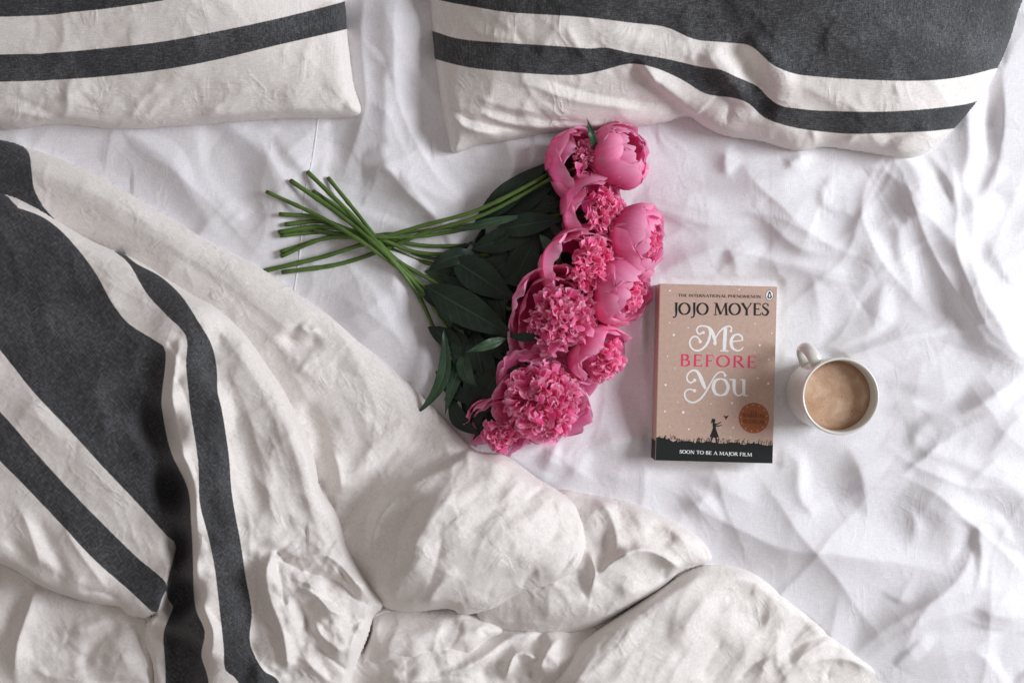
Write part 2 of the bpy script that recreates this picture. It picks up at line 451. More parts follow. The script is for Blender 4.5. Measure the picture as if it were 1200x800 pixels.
def sheet_relief(X, Y):
    R = Relief(X, Y, warp=5.0, seed=3)
    t = R.tent
    R.Z += 7 + 4 * fbm(X / 260, Y / 260, 11, 2)
    # many slight folds everywhere first: loose woven sheet
    rumple(R, 34, 301, (560, 60, 1330, 880), (-42, -30, -58, 35, 15), h=(3, 7), L=(60, 170), ss=(.16, .30), sg=(.07, .14), base=6, neg=.3, k=1.0, rnd=2.0)
    rumple(R, 40, 302, (-60, 60, 560, 560), (50, 65, 35, -60), h=(3, 6), L=(60, 160), ss=(.14, .26), sg=(.07, .12), base=6, neg=.3, k=1.2, rnd=3.0)
    # folds hanging from the pillow corner on the window side
    t([(1034, 168), (1012, 222), (1012, 268), (1036, 304), (1066, 326)], -7, .30, .34, k=2, rnd=8)
    t([(1040, 172), (1053, 212), (1058, 255), (1066, 300), (1078, 330)], 17, .75, .45, k=1)
    t([(1046, 178), (1072, 262), (1100, 312), (1124, 352), (1152, 392), (1200, 430)], 16, .55, .30, k=1, mid=.3)
    t([(1082, 300), (1106, 346), (1130, 390)], -6, .4, .4, k=1.5)
    t([(1124, 60), (1134, 140), (1140, 215), (1143, 275), (1134, 318)], 12, .45, .3, k=1.2)
    t([(1162, 96), (1163, 150), (1161, 182), (1146, 214)], -2, .8, .7, k=1.5, rnd=3)
    t([(1176, 80), (1176, 150), (1172, 205)], 11, .8, .12, k=1)
    t([(1096, 190), (1116, 224), (1112, 256)], 8, .5, .3, k=1)
    t([(1137, 296), (1152, 340), (1174, 376), (1190, 408), (1220, 430)], 17, .6, .35, k=1)
    t([(1160, 280), (1186, 328), (1220, 352)], 10, .35, .2)
    t([(1147, 219), (1175, 223), (1215, 222)], 5, .5, .2, k=.8)
    # between book, pillow and mug
    t([(1036, 330), (1012, 364), (990, 392), (972, 410)], 12, .50, .28, k=1)
    t([(1020, 322), (996, 350), (974, 382), (966, 406)], -4, .35, .3)
    t([(1110, 384), (1056, 398), (1000, 414), (950, 428)], 10, .55, .22, k=.8)
    t([(848, 284), (862, 302), (866, 326)], 6, .45, .2)
    t([(880, 306), (935, 316), (990, 330), (1030, 330)], 6, .3, .2)
    t([(884, 250), (910, 270), (946, 292), (990, 296)], 9, .45, .16)
    t([(962, 244), (972, 226), (978, 206)], 8, .5, .25)
    t([(912, 208), (932, 190), (962, 180)], 9, .5, .3)
    t([(990, 226), (1018, 220), (1040, 204)], -6, .4, .4, rnd=6)
    t([(758, 244), (790, 252), (840, 262), (890, 262)], 6, .4, .16)
    t([(772, 322), (808, 302), (845, 290), (880, 288)], 7, .4, .2)
    t([(825, 214), (880, 212), (950, 206), (985, 196)], 8, .35, .18)
    t([(856, 172), (850, 192), (862, 214)], 7, .5, .25)
    t([(1000, 340), (1022, 306), (1002, 262)], 6, .22, .2, rnd=8)
    t([(930, 300), (955, 330), (960, 380)], 5, .3, .2)
    # below the mug and the right edge
    t([(1128, 486), (1096, 512), (1062, 542)], 11, .45, .26, k=.8)
    t([(1128, 508), (1100, 530), (1075, 556)], -5, .35, .35)
    t([(890, 540), (908, 574), (938, 610)], -6, .35, .35, rnd=5)
    t([(936, 546), (946, 575), (952, 614)], 10, .45, .35, k=1)
    t([(956, 534), (976, 562), (994, 594)], -7, .4, .4, rnd=5)
    t([(998, 526), (1014, 560), (1018, 606)], 10, .40, .20)
    t([(1090, 540), (1120, 562), (1156, 590), (1186, 618), (1220, 664)], 14, .38, .25, mid=.6)
    t([(1072, 545), (1106, 572), (1140, 600), (1172, 628), (1205, 672)], -6, .35, .35, rnd=6)
    t([(1056, 572), (1100, 600), (1150, 632)], 8, .25, .2, rnd=8)
    t([(1160, 618), (1148, 655), (1126, 698)], 16, .75, .40, k=1)
    t([(1140, 622), (1130, 655), (1112, 694)], -5, .6, .5, k=1)
    t([(1166, 628), (1188, 664), (1222, 705)], -9, .4, .45, rnd=4)
    t([(1036, 690), (1066, 706), (1100, 718)], 7, .45, .2)
    t([(1000, 766), (1040, 737), (1080, 712), (1130, 692), (1186, 684)], 11, .40, .22, k=.8)
    t([(1050, 780), (1075, 758), (1100, 734)], 7, .5, .3, k=.6)
    t([(1220, 748), (1160, 760), (1100, 774), (1032, 796)], 8, .3, .6, k=.7)
    t([(1222, 758), (1192, 772), (1184, 806)], -10, .6, .6, rnd=6)
    t([(1140, 706), (1180, 722), (1220, 718)], 7, .4, .2)
    t([(842, 634), (900, 638), (980, 650), (1090, 672)], 9, .22, .16, rnd=10)
    t([(800, 604), (818, 592), (842, 572)], 8, .4, .25)
    t([(806, 548), (850, 566), (884, 596)], 6, .25, .2, rnd=6)
    t([(908, 640), (920, 656), (936, 674)], 5, .4, .25)
    t([(1060, 590), (1074, 612), (1068, 644)], 6, .35, .25)
    t([(1186, 446), (1152, 468), (1122, 490)], 10, .35, .25)
    t([(1222, 470), (1186, 500), (1156, 544)], 10, .35, .2)
    t([(1036, 444), (1090, 450), (1156, 432)], 8, .3, .2)
    t([(1032, 484), (1064, 474), (1104, 468)], 6, .35, .2)
    t([(1190, 520), (1150, 555), (1130, 580)], 6, .4, .2)
    # between bouquet and book
    t([(770, 430), (762, 470), (768, 505)], 14, .45, .2)
    t([(764, 345), (756, 380), (768, 420)], 13, .45, .2)
    t([(706, 440), (728, 470), (742, 500)], -6, .3, .3, rnd=10)
    t([(690, 528), (730, 518), (768, 512)], 8, .4, .22)
    t([(640, 520), (676, 548), (706, 566)], 7, .4, .2)
    t([(640, 552), (650, 528), (658, 512)], 9, .6, .35, k=.8)
    t([(690, 548), (740, 562), (796, 556)], 7, .3, .18)
    # left and centre: under the stems, between the pillows
    t([(30, 160), (90, 172), (150, 200), (200, 238), (270, 284)], 12, .35, .28, rnd=8)
    t([(40, 172), (100, 192), (160, 224), (220, 262)], -6, .3, .3, rnd=8)
    t([(262, 140), (282, 190), (312, 240), (340, 290)], 12, .40, .25, rnd=6)
    t([(244, 150), (262, 195), (296, 246)], -5, .35, .3, rnd=6)
    t([(322, 158), (340, 180), (360, 210)], 9, .4, .25, rnd=5)
    t([(444, 40), (440, 120), (430, 186), (456, 210), (490, 246), (520, 266)], 20, .60, .35, rnd=6, k=1.5)
    t([(424, 110), (420, 160), (404, 205), (440, 234), (490, 262)], -7, .45, .5, rnd=5)
    t([(426, 190), (452, 192), (470, 216)], 16, .7, .5)
    t([(462, 90), (484, 160), (514, 212), (536, 246)], 18, .4, .40, rnd=8)
    t([(484, 100), (504, 152), (538, 198), (562, 230)], -6, .4, .4, rnd=8)
    t([(590, 150), (602, 190), (596, 228)], 13, .4, .35, rnd=6)
    t([(632, 148), (624, 185), (614, 216)], 10, .7, .35, k=.8)
    t([(446, 290), (476, 326), (504, 368), (520, 400)], 13, .35, .5, rnd=8)
    t([(404, 330), (424, 376), (470, 424)], 11, .25, .2, rnd=12)
    t([(528, 330), (540, 400), (524, 460)], -8, .3, .3, rnd=20)
    t([(398, 180), (402, 120), (404, 40), (402, -20)], -7, .4, .4, rnd=8)
    t([(456, -20), (456, 40), (450, 90)], 14, .35, .3, rnd=8)
    wr = smoothstep(520, 720, X)
    a1 = (-42, -32, -55, 38, 12)
    R.Z += wr * folds(X, Y, 303, R, a1, 20, h=(1.8, 4.2), L=(90, 230), ss=(.26, .46), sg=(.09, .17), box=(560, 100, 1300, 860), layers=3)
    R.Z += (1 - wr) * folds(X, Y, 333, R, (50, 62, 38, -60), 36, h=(1.2, 3.0), L=(45, 130), ss=(.2, .34), sg=(.08, .15), box=(-40, 60, 640, 560), layers=2)
    R.Z += folds(X, Y, 353, R, a1 + (70,), 120, h=(.5, 1.5), L=(15, 60), ss=(.2, .4), sg=(.1, .22), box=(-40, 40, 1300, 860), layers=2, neg=.45)
    c = R.crease
    # long tension folds
    c([(1046, 186), (1078, 262), (1112, 330), (1160, 396), (1220, 440)], 12.5, 22, 40, mid=.3)
    c([(1026, 184), (1012, 240), (1030, 300), (1066, 344), (1090, 380)], 11.2, 30, 26, mid=.4)
    c([(1108, 170), (1122, 240), (1128, 310), (1166, 388), (1220, 424)], 11.2, 20, 34, mid=.35)
    c([(1220, 340), (1150, 378), (1060, 402), (960, 424)], 8.8, 16, 34, mid=.4)
    c([(770, 300), (850, 292), (940, 312), (1040, 328)], 7.5, 16, 40)
    c([(860, 176), (900, 228), (960, 276), (1030, 310)], 8.8, 20, 44)
    c([(750, 232), (830, 244), (920, 258), (1000, 300)], 6.2, 16, 36)
    c([(1222, 462), (1160, 486), (1100, 522), (1050, 556), (980, 590)], 11.2, 20, 40, mid=.35)
    c([(1222, 560), (1150, 572), (1084, 552), (1030, 520)], 8.8, 18, 30)
    c([(1216, 690), (1168, 636), (1110, 588), (1040, 548)], 11.2, 26, 30)
    c([(760, 560), (840, 610), (930, 642), (1060, 662), (1150, 690)], 8.8, 18, 46)
    c([(880, 545), (920, 600), (980, 680), (1040, 760)], 7.5, 18, 40)
    c([(1222, 700), (1140, 712), (1060, 742), (990, 786)], 10.0, 18, 36, mid=.4)
    c([(1150, 610), (1130, 668), (1080, 720), (1050, 780)], 8.8, 18, 30)
    c([(1222, 400), (1180, 450), (1120, 490), (1060, 500)], 8.8, 22, 40)
    # the gap between the pillows
    c([(430, -40), (424, 60), (426, 130), (402, 214)], 13, 22, 30, mid=.6)
    c([(470, -40), (462, 60), (476, 140), (520, 214), (566, 250)], 13, 26, 34, mid=.55)
    c([(448, 190), (480, 226), (520, 262), (560, 280)], 9, 18, 24)
    c([(300, 150), (318, 190), (352, 250), (372, 300)], 6, 20, 30); c([(150, 166), (200, 200), (262, 252), (318, 310)], 6, 20, 34)
    c([(590, 160), (600, 196), (584, 240)], 8, 18, 26); c([(400, 300), (440, 350), (480, 420), (520, 470)], 6, 24, 44)
    Z = R.Z
    return Z

def flat_masks(X, Y):
    dB = poly_dist(X, Y, np.array(BOOK, float), closed=True)[0]; dB = np.where(inside(X, Y, np.array(BOOK, float)), -dB, dB)
    dM = np.hypot(X - MUG_BASE[0], Y - MUG_BASE[1]) - MUG_BASE[2]
    return smoothstep(13, 1, dB), smoothstep(13, 1, dM)
SHEET_RELAX = 0; SHEET_SLACK = 0.004
ZB = 9.0                                    # mm, level of the sheet under book and mug
g = 2.0; GC = 3                                  # fine spacing in px; the cloth is solved on every GC-th line
X, Y = np.meshgrid(np.arange(-150, 1351, g), np.arange(-330, 949, g))
ny, nx_ = (X.shape[0] - 1) // GC * GC + 1, (X.shape[1] - 1) // GC * GC + 1
X = X[:ny, :nx_]; Y = Y[:ny, :nx_]
Z = sheet_relief(X, Y)
Z = np.where(Z < 2, 2 * np.exp(np.minimum(Z - 2, 0) / 8), Z)
P = to_world(X, Y, Z)
if SHEET_RELAX:
    Pc = P[::GC, ::GC]; Xc = X[::GC, ::GC]; Yc = Y[::GC, ::GC]
    pin = np.zeros(Xc.shape, bool); pin[:2] = pin[-2:] = True; pin[:, :2] = pin[:, -2:] = True
    ex = SHEET_SLACK * np.clip(0.7 + 1.0 * noise(Xc / 130, Yc / 130, 41), 0.05, 1.6)
    Pc2 = relax(Pc, pin, SHEET_RELAX, ex, hold=0.003, bend=0.10, floor=0.0005)
    P = P + resample((Pc2 - Pc).astype(np.float64), ny, nx_)
mb, mm = flat_masks(X, Y); mk = np.maximum(mb, mm)
P[..., 2] = P[..., 2] * (1 - mk) + ZB * 0.001 * mk
SHEET_P = P
def sheet_z(px, py):
    """height (m) of the sheet near a photograph pixel"""
    j = int(np.clip(round((py + 330) / g), 0, P.shape[0] - 1)); i = int(np.clip(round((px + 150) / g), 0, P.shape[1] - 1))
    return float(SHEET_P[j, i, 2])
sheet = cloth_mesh('bed_sheet', P, np.ones(X.shape, bool), M['sheet'], None, {'cuv': np.stack([X, Y, Z], 2) * 0.001})
tag(sheet, 'rumpled plain white cotton sheet spread over the mattress', 'sheet')

bm = bmesh.new(); bmesh.ops.create_cube(bm, size=1)
bmesh.ops.scale(bm, vec=(1.52, 1.30, 0.2), verts=bm.verts)
bmesh.ops.bevel(bm, geom=bm.edges[:], offset=0.03, segments=3, affect='EDGES')
me = bpy.data.meshes.new('mattress'); bm.to_mesh(me); bm.free(); me.materials.append(M['mattress'])
mat_o = link(bpy.data.objects.new('mattress', me)); mat_o.location = (0, 0.09, -0.1002)
mat_o['kind'] = 'structure'

# seam of the sheet: a narrow pressed hem line
def ribbon(name, pts, width, lift, mat, parent):
    S = spline(pts, 4); vs = []; fs = []
    for k, (x, y) in enumerate(S):
        a = S[min(k + 1, len(S) - 1)] - S[max(k - 1, 0)]; a = a / (np.linalg.norm(a) + 1e-9); nrm = np.array([-a[1], a[0]])
        for q, l in ((-1, -0.001), (-0.6, lift), (0.6, lift), (1, -0.001)):
            x2, y2 = x + nrm[0] * q * width, y + nrm[1] * q * width
            vs.append(at(x2, y2, sheet_z(x, y) + l))
        if k:
            for c in range(3):
                b0 = (k - 1) * 4 + c; fs.append((b0, b0 + 1, b0 + 5, b0 + 4))
    return mesh_obj(name, vs, fs, mat, parent)
ribbon('seam', [(374, 130), (367, 180), (357, 230), (352, 290), (345, 340)], 1.6, 0.0003, M['sheet'], sheet)

# ------------------------------------------------------------------ pillows
def z_pillow_a(X, Y, D, R):
    r = R.ridge
    rumple(R, 60, 212, (-20, 0, 420, 150), (-60, -45, 20, 60), h=(.8, 2.6), L=(15, 50))
    base = 8 + 112 * edge(D, 230) ** 1.0 * 0.55 + 50 * smoothstep(0, 300, D) + 12 * edge(D, 14)
    r([(20, 135), (70, 118), (110, 96)], 3, 9); r([(5, 110), (45, 125), (90, 145)], -5, 12, 9)
    r([(60, 150), (80, 128), (78, 100)], 3, 7); r([(150, 146), (165, 120), (190, 96)], 2.5, 6, 5)
    r([(170, 148), (200, 118), (238, 92)], -2.5, 6, 5); r([(240, 142), (262, 118), (300, 100)], 2, 6)
    r([(30, 145), (50, 122), (48, 104)], -4, 7); r([(0, 128), (60, 138), (140, 147)], 4, 8)
    r([(330, 135), (360, 100), (400, 82)], 2.5, 14, 12, p=2); r([(395, 128), (408, 112), (415, 90)], -4, 7)
    r([(200, 140), (300, 136), (400, 130)], 4, 9, 12, p=2, e0=.3); r([(408, 120), (398, 60), (392, 0)], 5, 10, 16, p=2, e0=.2, e1=.05)
    s = 0.5 + 0.5 * smoothstep(260, 60, X)
    return base + R.Z * smoothstep(0, 14, D) + (fine(X, Y, 51, R) + folds(X, Y, 52, R, (-60, -45, -72, 15), 46, h=(.8, 2.4), L=(14, 46), box=(-20, 60, 420, 150)) * (.4 + .6 * smoothstep(300, 60, X))) * smoothstep(2, 10, D)
oa = [(-330, 170), (-150, 168), (-40, 155), (20, 152), (70, 146), (140, 152), (200, 149), (260, 145), (330, 140), (385, 140), (420, 137), (425, 126), (416, 100), (411, 60), (405, 0), (400, -120), (392, -260), (330, -310), (0, -320), (-330, -300)]
sa = [[(-400, 26), (0, 20), (90, 14), (150, 7), (205, -2), (300, -25), (420, -65), (440, -240), (-420, -240)],
      [(-400, 70), (0, 64), (60, 62), (120, 57), (190, 49), (250, 38), (330, 21), (400, 3), (430, -6), (440, 25), (408, 34), (330, 52), (250, 71), (190, 82), (120, 90), (60, 94), (0, 96), (-400, 104)]]
pil = patch('pillow', oa, 2.4, z_pillow_a, M['pillow'], None, sa, seed=5, soft=26)
tag(pil, 'plump cream pillow with smooth straight charcoal stripes next to the turned-back duvet corner', 'pillow', None)

def z_pillow_b(X, Y, D, R):
    r = R.ridge
    rumple(R, 90, 213, (510, 0, 1170, 185), (10, 25, -70, 60, -20), h=(.8, 2.8), L=(15, 60))
    base = 8 + 70 * edge(D, 210) + 48 * smoothstep(0, 300, D) + 10 * edge(D, 12)
    # big crease where the slip is pulled over the corner
    R.step([(738, 64), (752, 78), (768, 98), (790, 118), (812, 140)][::-1], 22, 3.5, 46, 26, e0=.02, e1=.35)
    r([(745, 80), (760, 86), (772, 100)], 5, 6, 5); r([(742, 76), (752, 90), (752, 104)], -5, 6)
    r([(620, 86), (680, 104), (740, 116), (800, 121)], -4, 6, 5); r([(610, 96), (680, 116), (760, 128)], 4, 7)
    r([(545, 120), (600, 135), (680, 142), (760, 140)], -4, 6, 6); r([(600, 148), (660, 150), (720, 146)], 5, 6)
    r([(515, 115), (550, 138), (600, 152), (640, 155)], -8, 5, 6); r([(520, 130), (550, 150), (590, 160)], 6, 6)
    r([(530, 165), (545, 172), (580, 168)], -4, 4); r([(512, 100), (520, 130), (530, 160)], 4, 8, 5)
    r([(560, 130), (590, 144), (620, 150)], 4, 5); r([(550, 108), (590, 125), (640, 133)], 2.5, 8)
    r([(690, 40), (760, 52), (820, 66), (850, 84)], 4, 16, 12, p=2)
    r([(850, 40), (868, 62), (885, 90), (895, 120), (893, 150)], -9, 14, 12, p=2); r([(872, 40), (895, 62), (915, 90), (925, 120)], 7, 18, 12, p=2)
    r([(820, 56), (845, 75), (862, 100), (850, 120)], 9, 16, 14, p=2)
    r([(838, 100), (852, 118), (848, 150)], -6, 8); r([(900, 160), (935, 176), (940, 160)], -5, 6)
    r([(938, 178), (960, 165), (1000, 168)], -5, 6, 5); r([(990, 175), (1000, 160), (1020, 150)], 3, 6); r([(950, 150), (955, 165), (952, 178)], 3, 6)
    r([(1040, 186), (1060, 170), (1100, 150)], 5, 10, 10, p=2); r([(1030, 170), (1050, 160), (1080, 140)], -4, 9)
    r([(505, 30), (512, 90), (520, 140)], 4, 7, 9, e0=.05)
    r([(600, 30), (610, 50), (640, 70)], -2, 7); r([(660, 30), (675, 55), (690, 75)], 2, 6)
    return base + R.Z * smoothstep(0, 10, D) + (fine(X, Y, 61, R) + folds(X, Y, 62, R, (12, 28, 40, -75), 70, h=(1, 3), L=(18, 60), box=(510, 0, 1160, 185))) * smoothstep(2, 10, D)
ob = [(532, 180), (560, 171), (600, 166), (640, 157), (690, 155), (740, 150), (780, 144), (806, 137), (822, 147), (850, 160), (890, 166), (934, 178), (965, 173), (1000, 177), (1030, 182), (1060, 187), (1082, 182), (1105, 165), (1140, 128), (1172, 75), (1192, 20), (1206, -50), (1190, -250), (1120, -310), (860, -325), (600, -315), (510, -280), (496, -120), (503, 0), (508, 60), (516, 120), (524, 160)]
sb = [[(440, -20), (513, 0), (560, 9), (600, 15), (680, 20), (740, 27), (780, 32), (813, 46), (850, 50), (877, 53), (892, 64), (907, 77), (933, 87), (970, 91), (1000, 93), (1067, 95), (1115, 92), (1160, 82), (1210, 65), (1260, 0), (1250, -200), (440, -200)],
      [(470, 28), (505, 36), (540, 46), (600, 51), (650, 54), (690, 57), (710, 56), (738, 62), (780, 69), (819, 78), (845, 82), (860, 89), (887, 101), (900, 114), (915, 124), (940, 128), (967, 130), (1033, 131), (1085, 128), (1133, 122), (1170, 112), (1160, 142), (1107, 152), (1067, 155), (1000, 157), (960, 154), (933, 150), (910, 144), (893, 136), (878, 122), (860, 115), (827, 110), (798, 93), (768, 80), (738, 75), (705, 83), (675, 88), (630, 87), (555, 80), (508, 69), (470, 58)]]
pil2 = patch('pillow', ob, 2.2, z_pillow_b, M['pillow'], None, sb, seed=6, soft=20)
tag(pil2, 'cream pillow with wavy charcoal stripes and a deep pinched crease above the peonies', 'pillow', None)
# ------------------------------------------------------------------ duvet, folded back over itself
duvet = empty('duvet', at(300, 600, 0.0))
tag(duvet, 'crumpled cream duvet with charcoal stripes folded back across the bed corner', 'duvet')

# --- outer strip with the round puff
def z_strip(X, Y, D, R):
    r = R.ridge
    rumple(R, 70, 201, (-60, 180, 420, 520), (35, 50, -40, 80), h=(.8, 2.4))
    rumple(R, 60, 202, (400, 520, 700, 720), (-50, -65, -30, 40), h=(1.5, 4.0), ss=(.18, .34))
    for (x, y) in ((500, 575), (535, 552), (575, 545), (615, 560), (650, 590), (675, 625)):
        R.tent([(452, 702), (0.55 * 452 + .45 * x, 0.55 * 702 + .45 * y - 8), (x, y)], 5.5, .26, .16, base=0, k=1.2, rnd=4)
    r0 = 34 + 50 * smoothstep(430, 560, Y)
    h = curve_height(X, Y, [(0, 200, 26, 90), (150, 260, 28, 90), (300, 370, 30, 80), (400, 430, 30, 60), (470, 480, 26, 50), (520, 520, 22, 40),
                            (560, 600, 78, 70), (620, 630, 78, 60), (500, 650, 74, 55), (440, 640, 52, 36), (420, 590, 30, 34), (440, 530, 24, 34), (380, 520, 24, 40), (560, 680, 66, 50), (470, 700, 52, 34), (650, 640, 66, 40), (600, 560, 58, 34)])
    lowb = 0.42 + 0.0 * X
    z = h * (lowb + (1 - lowb) * edge(D, r0))
    # crease where the puff laps over the strip
    R.step([(450, 586), (468, 572), (498, 555), (532, 538), (580, 505), (640, 460)], 24, 2.5, 50, 20, e0=.2, e1=.02)
    r([(470, 560), (500, 545), (530, 525)], -7, 8, 8)
    r([(410, 650), (424, 592), (455, 545), (492, 512), (530, 496)], -20, 20, 16, p=2)
    r([(430, 655), (444, 610), (470, 575)], 7, 8, 8); r([(425, 650), (430, 610), (448, 572)], -6, 5, 5)
    r([(460, 690), (466, 640), (480, 600), (500, 570)], -9, 11, 9, p=1.8); r([(478, 690), (490, 640), (512, 590), (540, 560)], 6, 12, 10, p=2)
    r([(500, 695), (512, 655), (520, 620)], -5, 8); r([(520, 600), (560, 570), (600, 552)], 4, 10, 9, p=2)
    r([(540, 640), (575, 600), (625, 575)], -4, 9, 9, p=2); r([(560, 665), (600, 620), (650, 592)], 4, 10, 9, p=2)
    r([(615, 590), (628, 578), (645, 566)], -6, 5, 5); r([(600, 660), (640, 640), (680, 625)], 3, 8)
    r([(610, 690), (622, 672), (634, 668)], -6, 6, 5); r([(570, 710), (575, 690), (600, 670)], -4, 7)
    r([(650, 680), (670, 655), (688, 630)], -5, 5, 4); r([(530, 716), (540, 705), (550, 700)], -6, 6)
    r([(640, 690), (665, 668), (684, 645)], 4, 4, 4); r([(500, 712), (512, 690), (540, 665)], 4, 8)
    for (x, y, bx, by) in ((488, 590, -8, 6), (520, 566, -10, 4), (556, 548, -8, -2), (598, 552, 0, -8), (634, 574, 4, -8), (664, 604, 4, -6), (684, 640, 4, -2)):
        R.crease([(452, 704), (.7 * 452 + .3 * x + bx, .7 * 704 + .3 * y + by), (.35 * 452 + .65 * x + bx, .35 * 704 + .65 * y + by), (x, y)], 6.5, 15, 30, mid=.35)
    R.crease([(688, 600), (672, 640), (640, 668), (600, 684)], 6, 12, 20); R.crease([(690, 628), (668, 660), (632, 682)], 5, 8, 16)
    R.crease([(660, 580), (650, 610), (628, 640)], 4, 12, 22); R.crease([(470, 700), (500, 706), (540, 700), (575, 680)], 5, 10, 18)
    for q_, h_ in (([(0, 188), (90, 216), (190, 272), (290, 332)], 4), ([(120, 250), (220, 300), (320, 372), (400, 440)], 5), ([(240, 330), (320, 396), (380, 450), (450, 486)], 4.5), ([(330, 400), (352, 452), (384, 510), (398, 590)], 6),
                   ([(400, 410), (430, 450), (440, 500), (420, 560)], 5), ([(450, 450), (470, 490), (450, 540), (424, 600)], 5), ([(500, 480), (488, 516), (456, 552), (430, 610)], 6)):
        R.crease(q_, h_, 14, 30)
    # dents on the flat strip
    r([(335, 385), (345, 400), (360, 402), (378, 392)], -8, 9, 8, p=2); r([(350, 378), (362, 388), (372, 380)], 5, 6)
    r([(352, 470), (368, 490), (378, 515), (372, 540)], -11, 13, 10, p=2); r([(390, 500), (410, 490), (440, 486)], 4, 14)
    r([(388, 525), (396, 545), (402, 580)], 7, 9, 8); r([(376, 560), (384, 580), (396, 604)], -8, 6, 6)
    r([(20, 190), (80, 215), (160, 262)], 3, 14, 14, p=2); r([(200, 290), (270, 340), (330, 400)], -3, 16, 14, p=2)
    r([(350, 440), (362, 425), (374, 418)], 2.5, 7); r([(440, 505), (455, 495), (478, 486)], -3, 6)
    return z + R.Z * smoothstep(0, 12, D) + (fine(X, Y, 71, R) + folds(X, Y, 171, R, (40, 55, 30, -50), 40, h=(1.0, 2.6), L=(20, 70), ss=(.2, .36), box=(-60, 180, 460, 540)) + folds(X, Y, 172, R, (-58, -45, -70, -35), 60, h=(2, 5), L=(25, 80), box=(410, 520, 700, 720), layers=3)) * smoothstep(3, 14, D)
o_strip = [(-90, 150), (0, 163), (30, 172), (80, 190), (140, 220), (200, 256), (256, 288), (312, 317), (344, 340), (384, 368), (424, 400), (476, 446), (520, 488), (545, 516), (562, 529), (592, 533), (630, 560), (652, 573), (676, 592), (690, 625), (689, 650), (678, 672), (645, 690), (605, 700), (576, 714), (542, 720), (526, 713), (482, 717), (455, 713), (444, 705), (424, 690), (400, 660), (380, 620), (350, 560), (310, 480), (260, 400), (180, 330), (80, 275), (-90, 250)]
s_strip = [[(-90, 158), (0, 164), (31, 175), (37, 200), (40, 222), (52, 244), (64, 262), (0, 250), (-90, 240)]]
patch('turned_back_strip', o_strip, 2.0, z_strip, M['duvet'], duvet, s_strip, seed=7)

# --- second fold, lying on the sheet to the right of the puff
def z_fold(X, Y, D, R):
    r = R.ridge
    rumple(R, 40, 203, (560, 575, 840, 745), (-50, -20, 40, 70), h=(1.5, 4.0), ss=(.2, .4))
    z = 14 + 30 * edge(D, 60) + 0.0 * X - 10 * smoothstep(690, 740, Y)
    r([(690, 684), (705, 668), (732, 650), (762, 646), (800, 668)], 13, 10, 7, e1=.1)
    r([(770, 676), (785, 680), (800, 676)], -10, 6, 6)
    r([(668, 576), (690, 590), (698, 615), (704, 650)], -7, 16, 14, p=2); r([(690, 578), (712, 598), (722, 630), (716, 655)], 6, 11, 9); R.tent([(735, 590), (750, 612), (752, 640)], 5, .3, .2, base=0); R.tent([(770, 602), (790, 622), (815, 645)], 5, .3, .2, base=0)
    r([(700, 640), (728, 645), (750, 636)], -5, 14, 12, p=2); r([(728, 584), (722, 596), (730, 612)], -4, 7)
    r([(755, 620), (775, 625), (790, 640)], -4, 10, 8, p=2); r([(820, 630), (827, 645), (830, 660)], -8, 4, 4, e1=.02)
    r([(688, 640), (696, 665), (690, 700)], 7, 6, 6); r([(676, 660), (682, 690), (690, 705)], -5, 5)
    r([(600, 720), (680, 716), (740, 700), (780, 682)], 8, 12, 14, p=2); r([(560, 732), (640, 735), (700, 722)], -6, 7, 7)
    r([(575, 735), (600, 728), (640, 730)], 4, 6)
    return z + R.Z * smoothstep(0, 8, D) + (fine(X, Y, 81, R) + folds(X, Y, 181, R, (-35, 25, 50, -60), 44, h=(1.8, 4.5), L=(18, 55), box=(640, 570, 840, 745), layers=3)) * smoothstep(3, 14, D)
o_fold = [(560, 640), (610, 590), (655, 573), (684, 577), (728, 585), (764, 597), (800, 616), (824, 634), (834, 655), (815, 664), (797, 671), (775, 690), (745, 708), (715, 726), (690, 738), (650, 744), (610, 742), (585, 738), (560, 735)]
patch('puffed_fold', o_fold, 2.0, z_fold, M['duvet'], duvet, [[(-900, -900), (-890, -900), (-890, -890)]], seed=8)

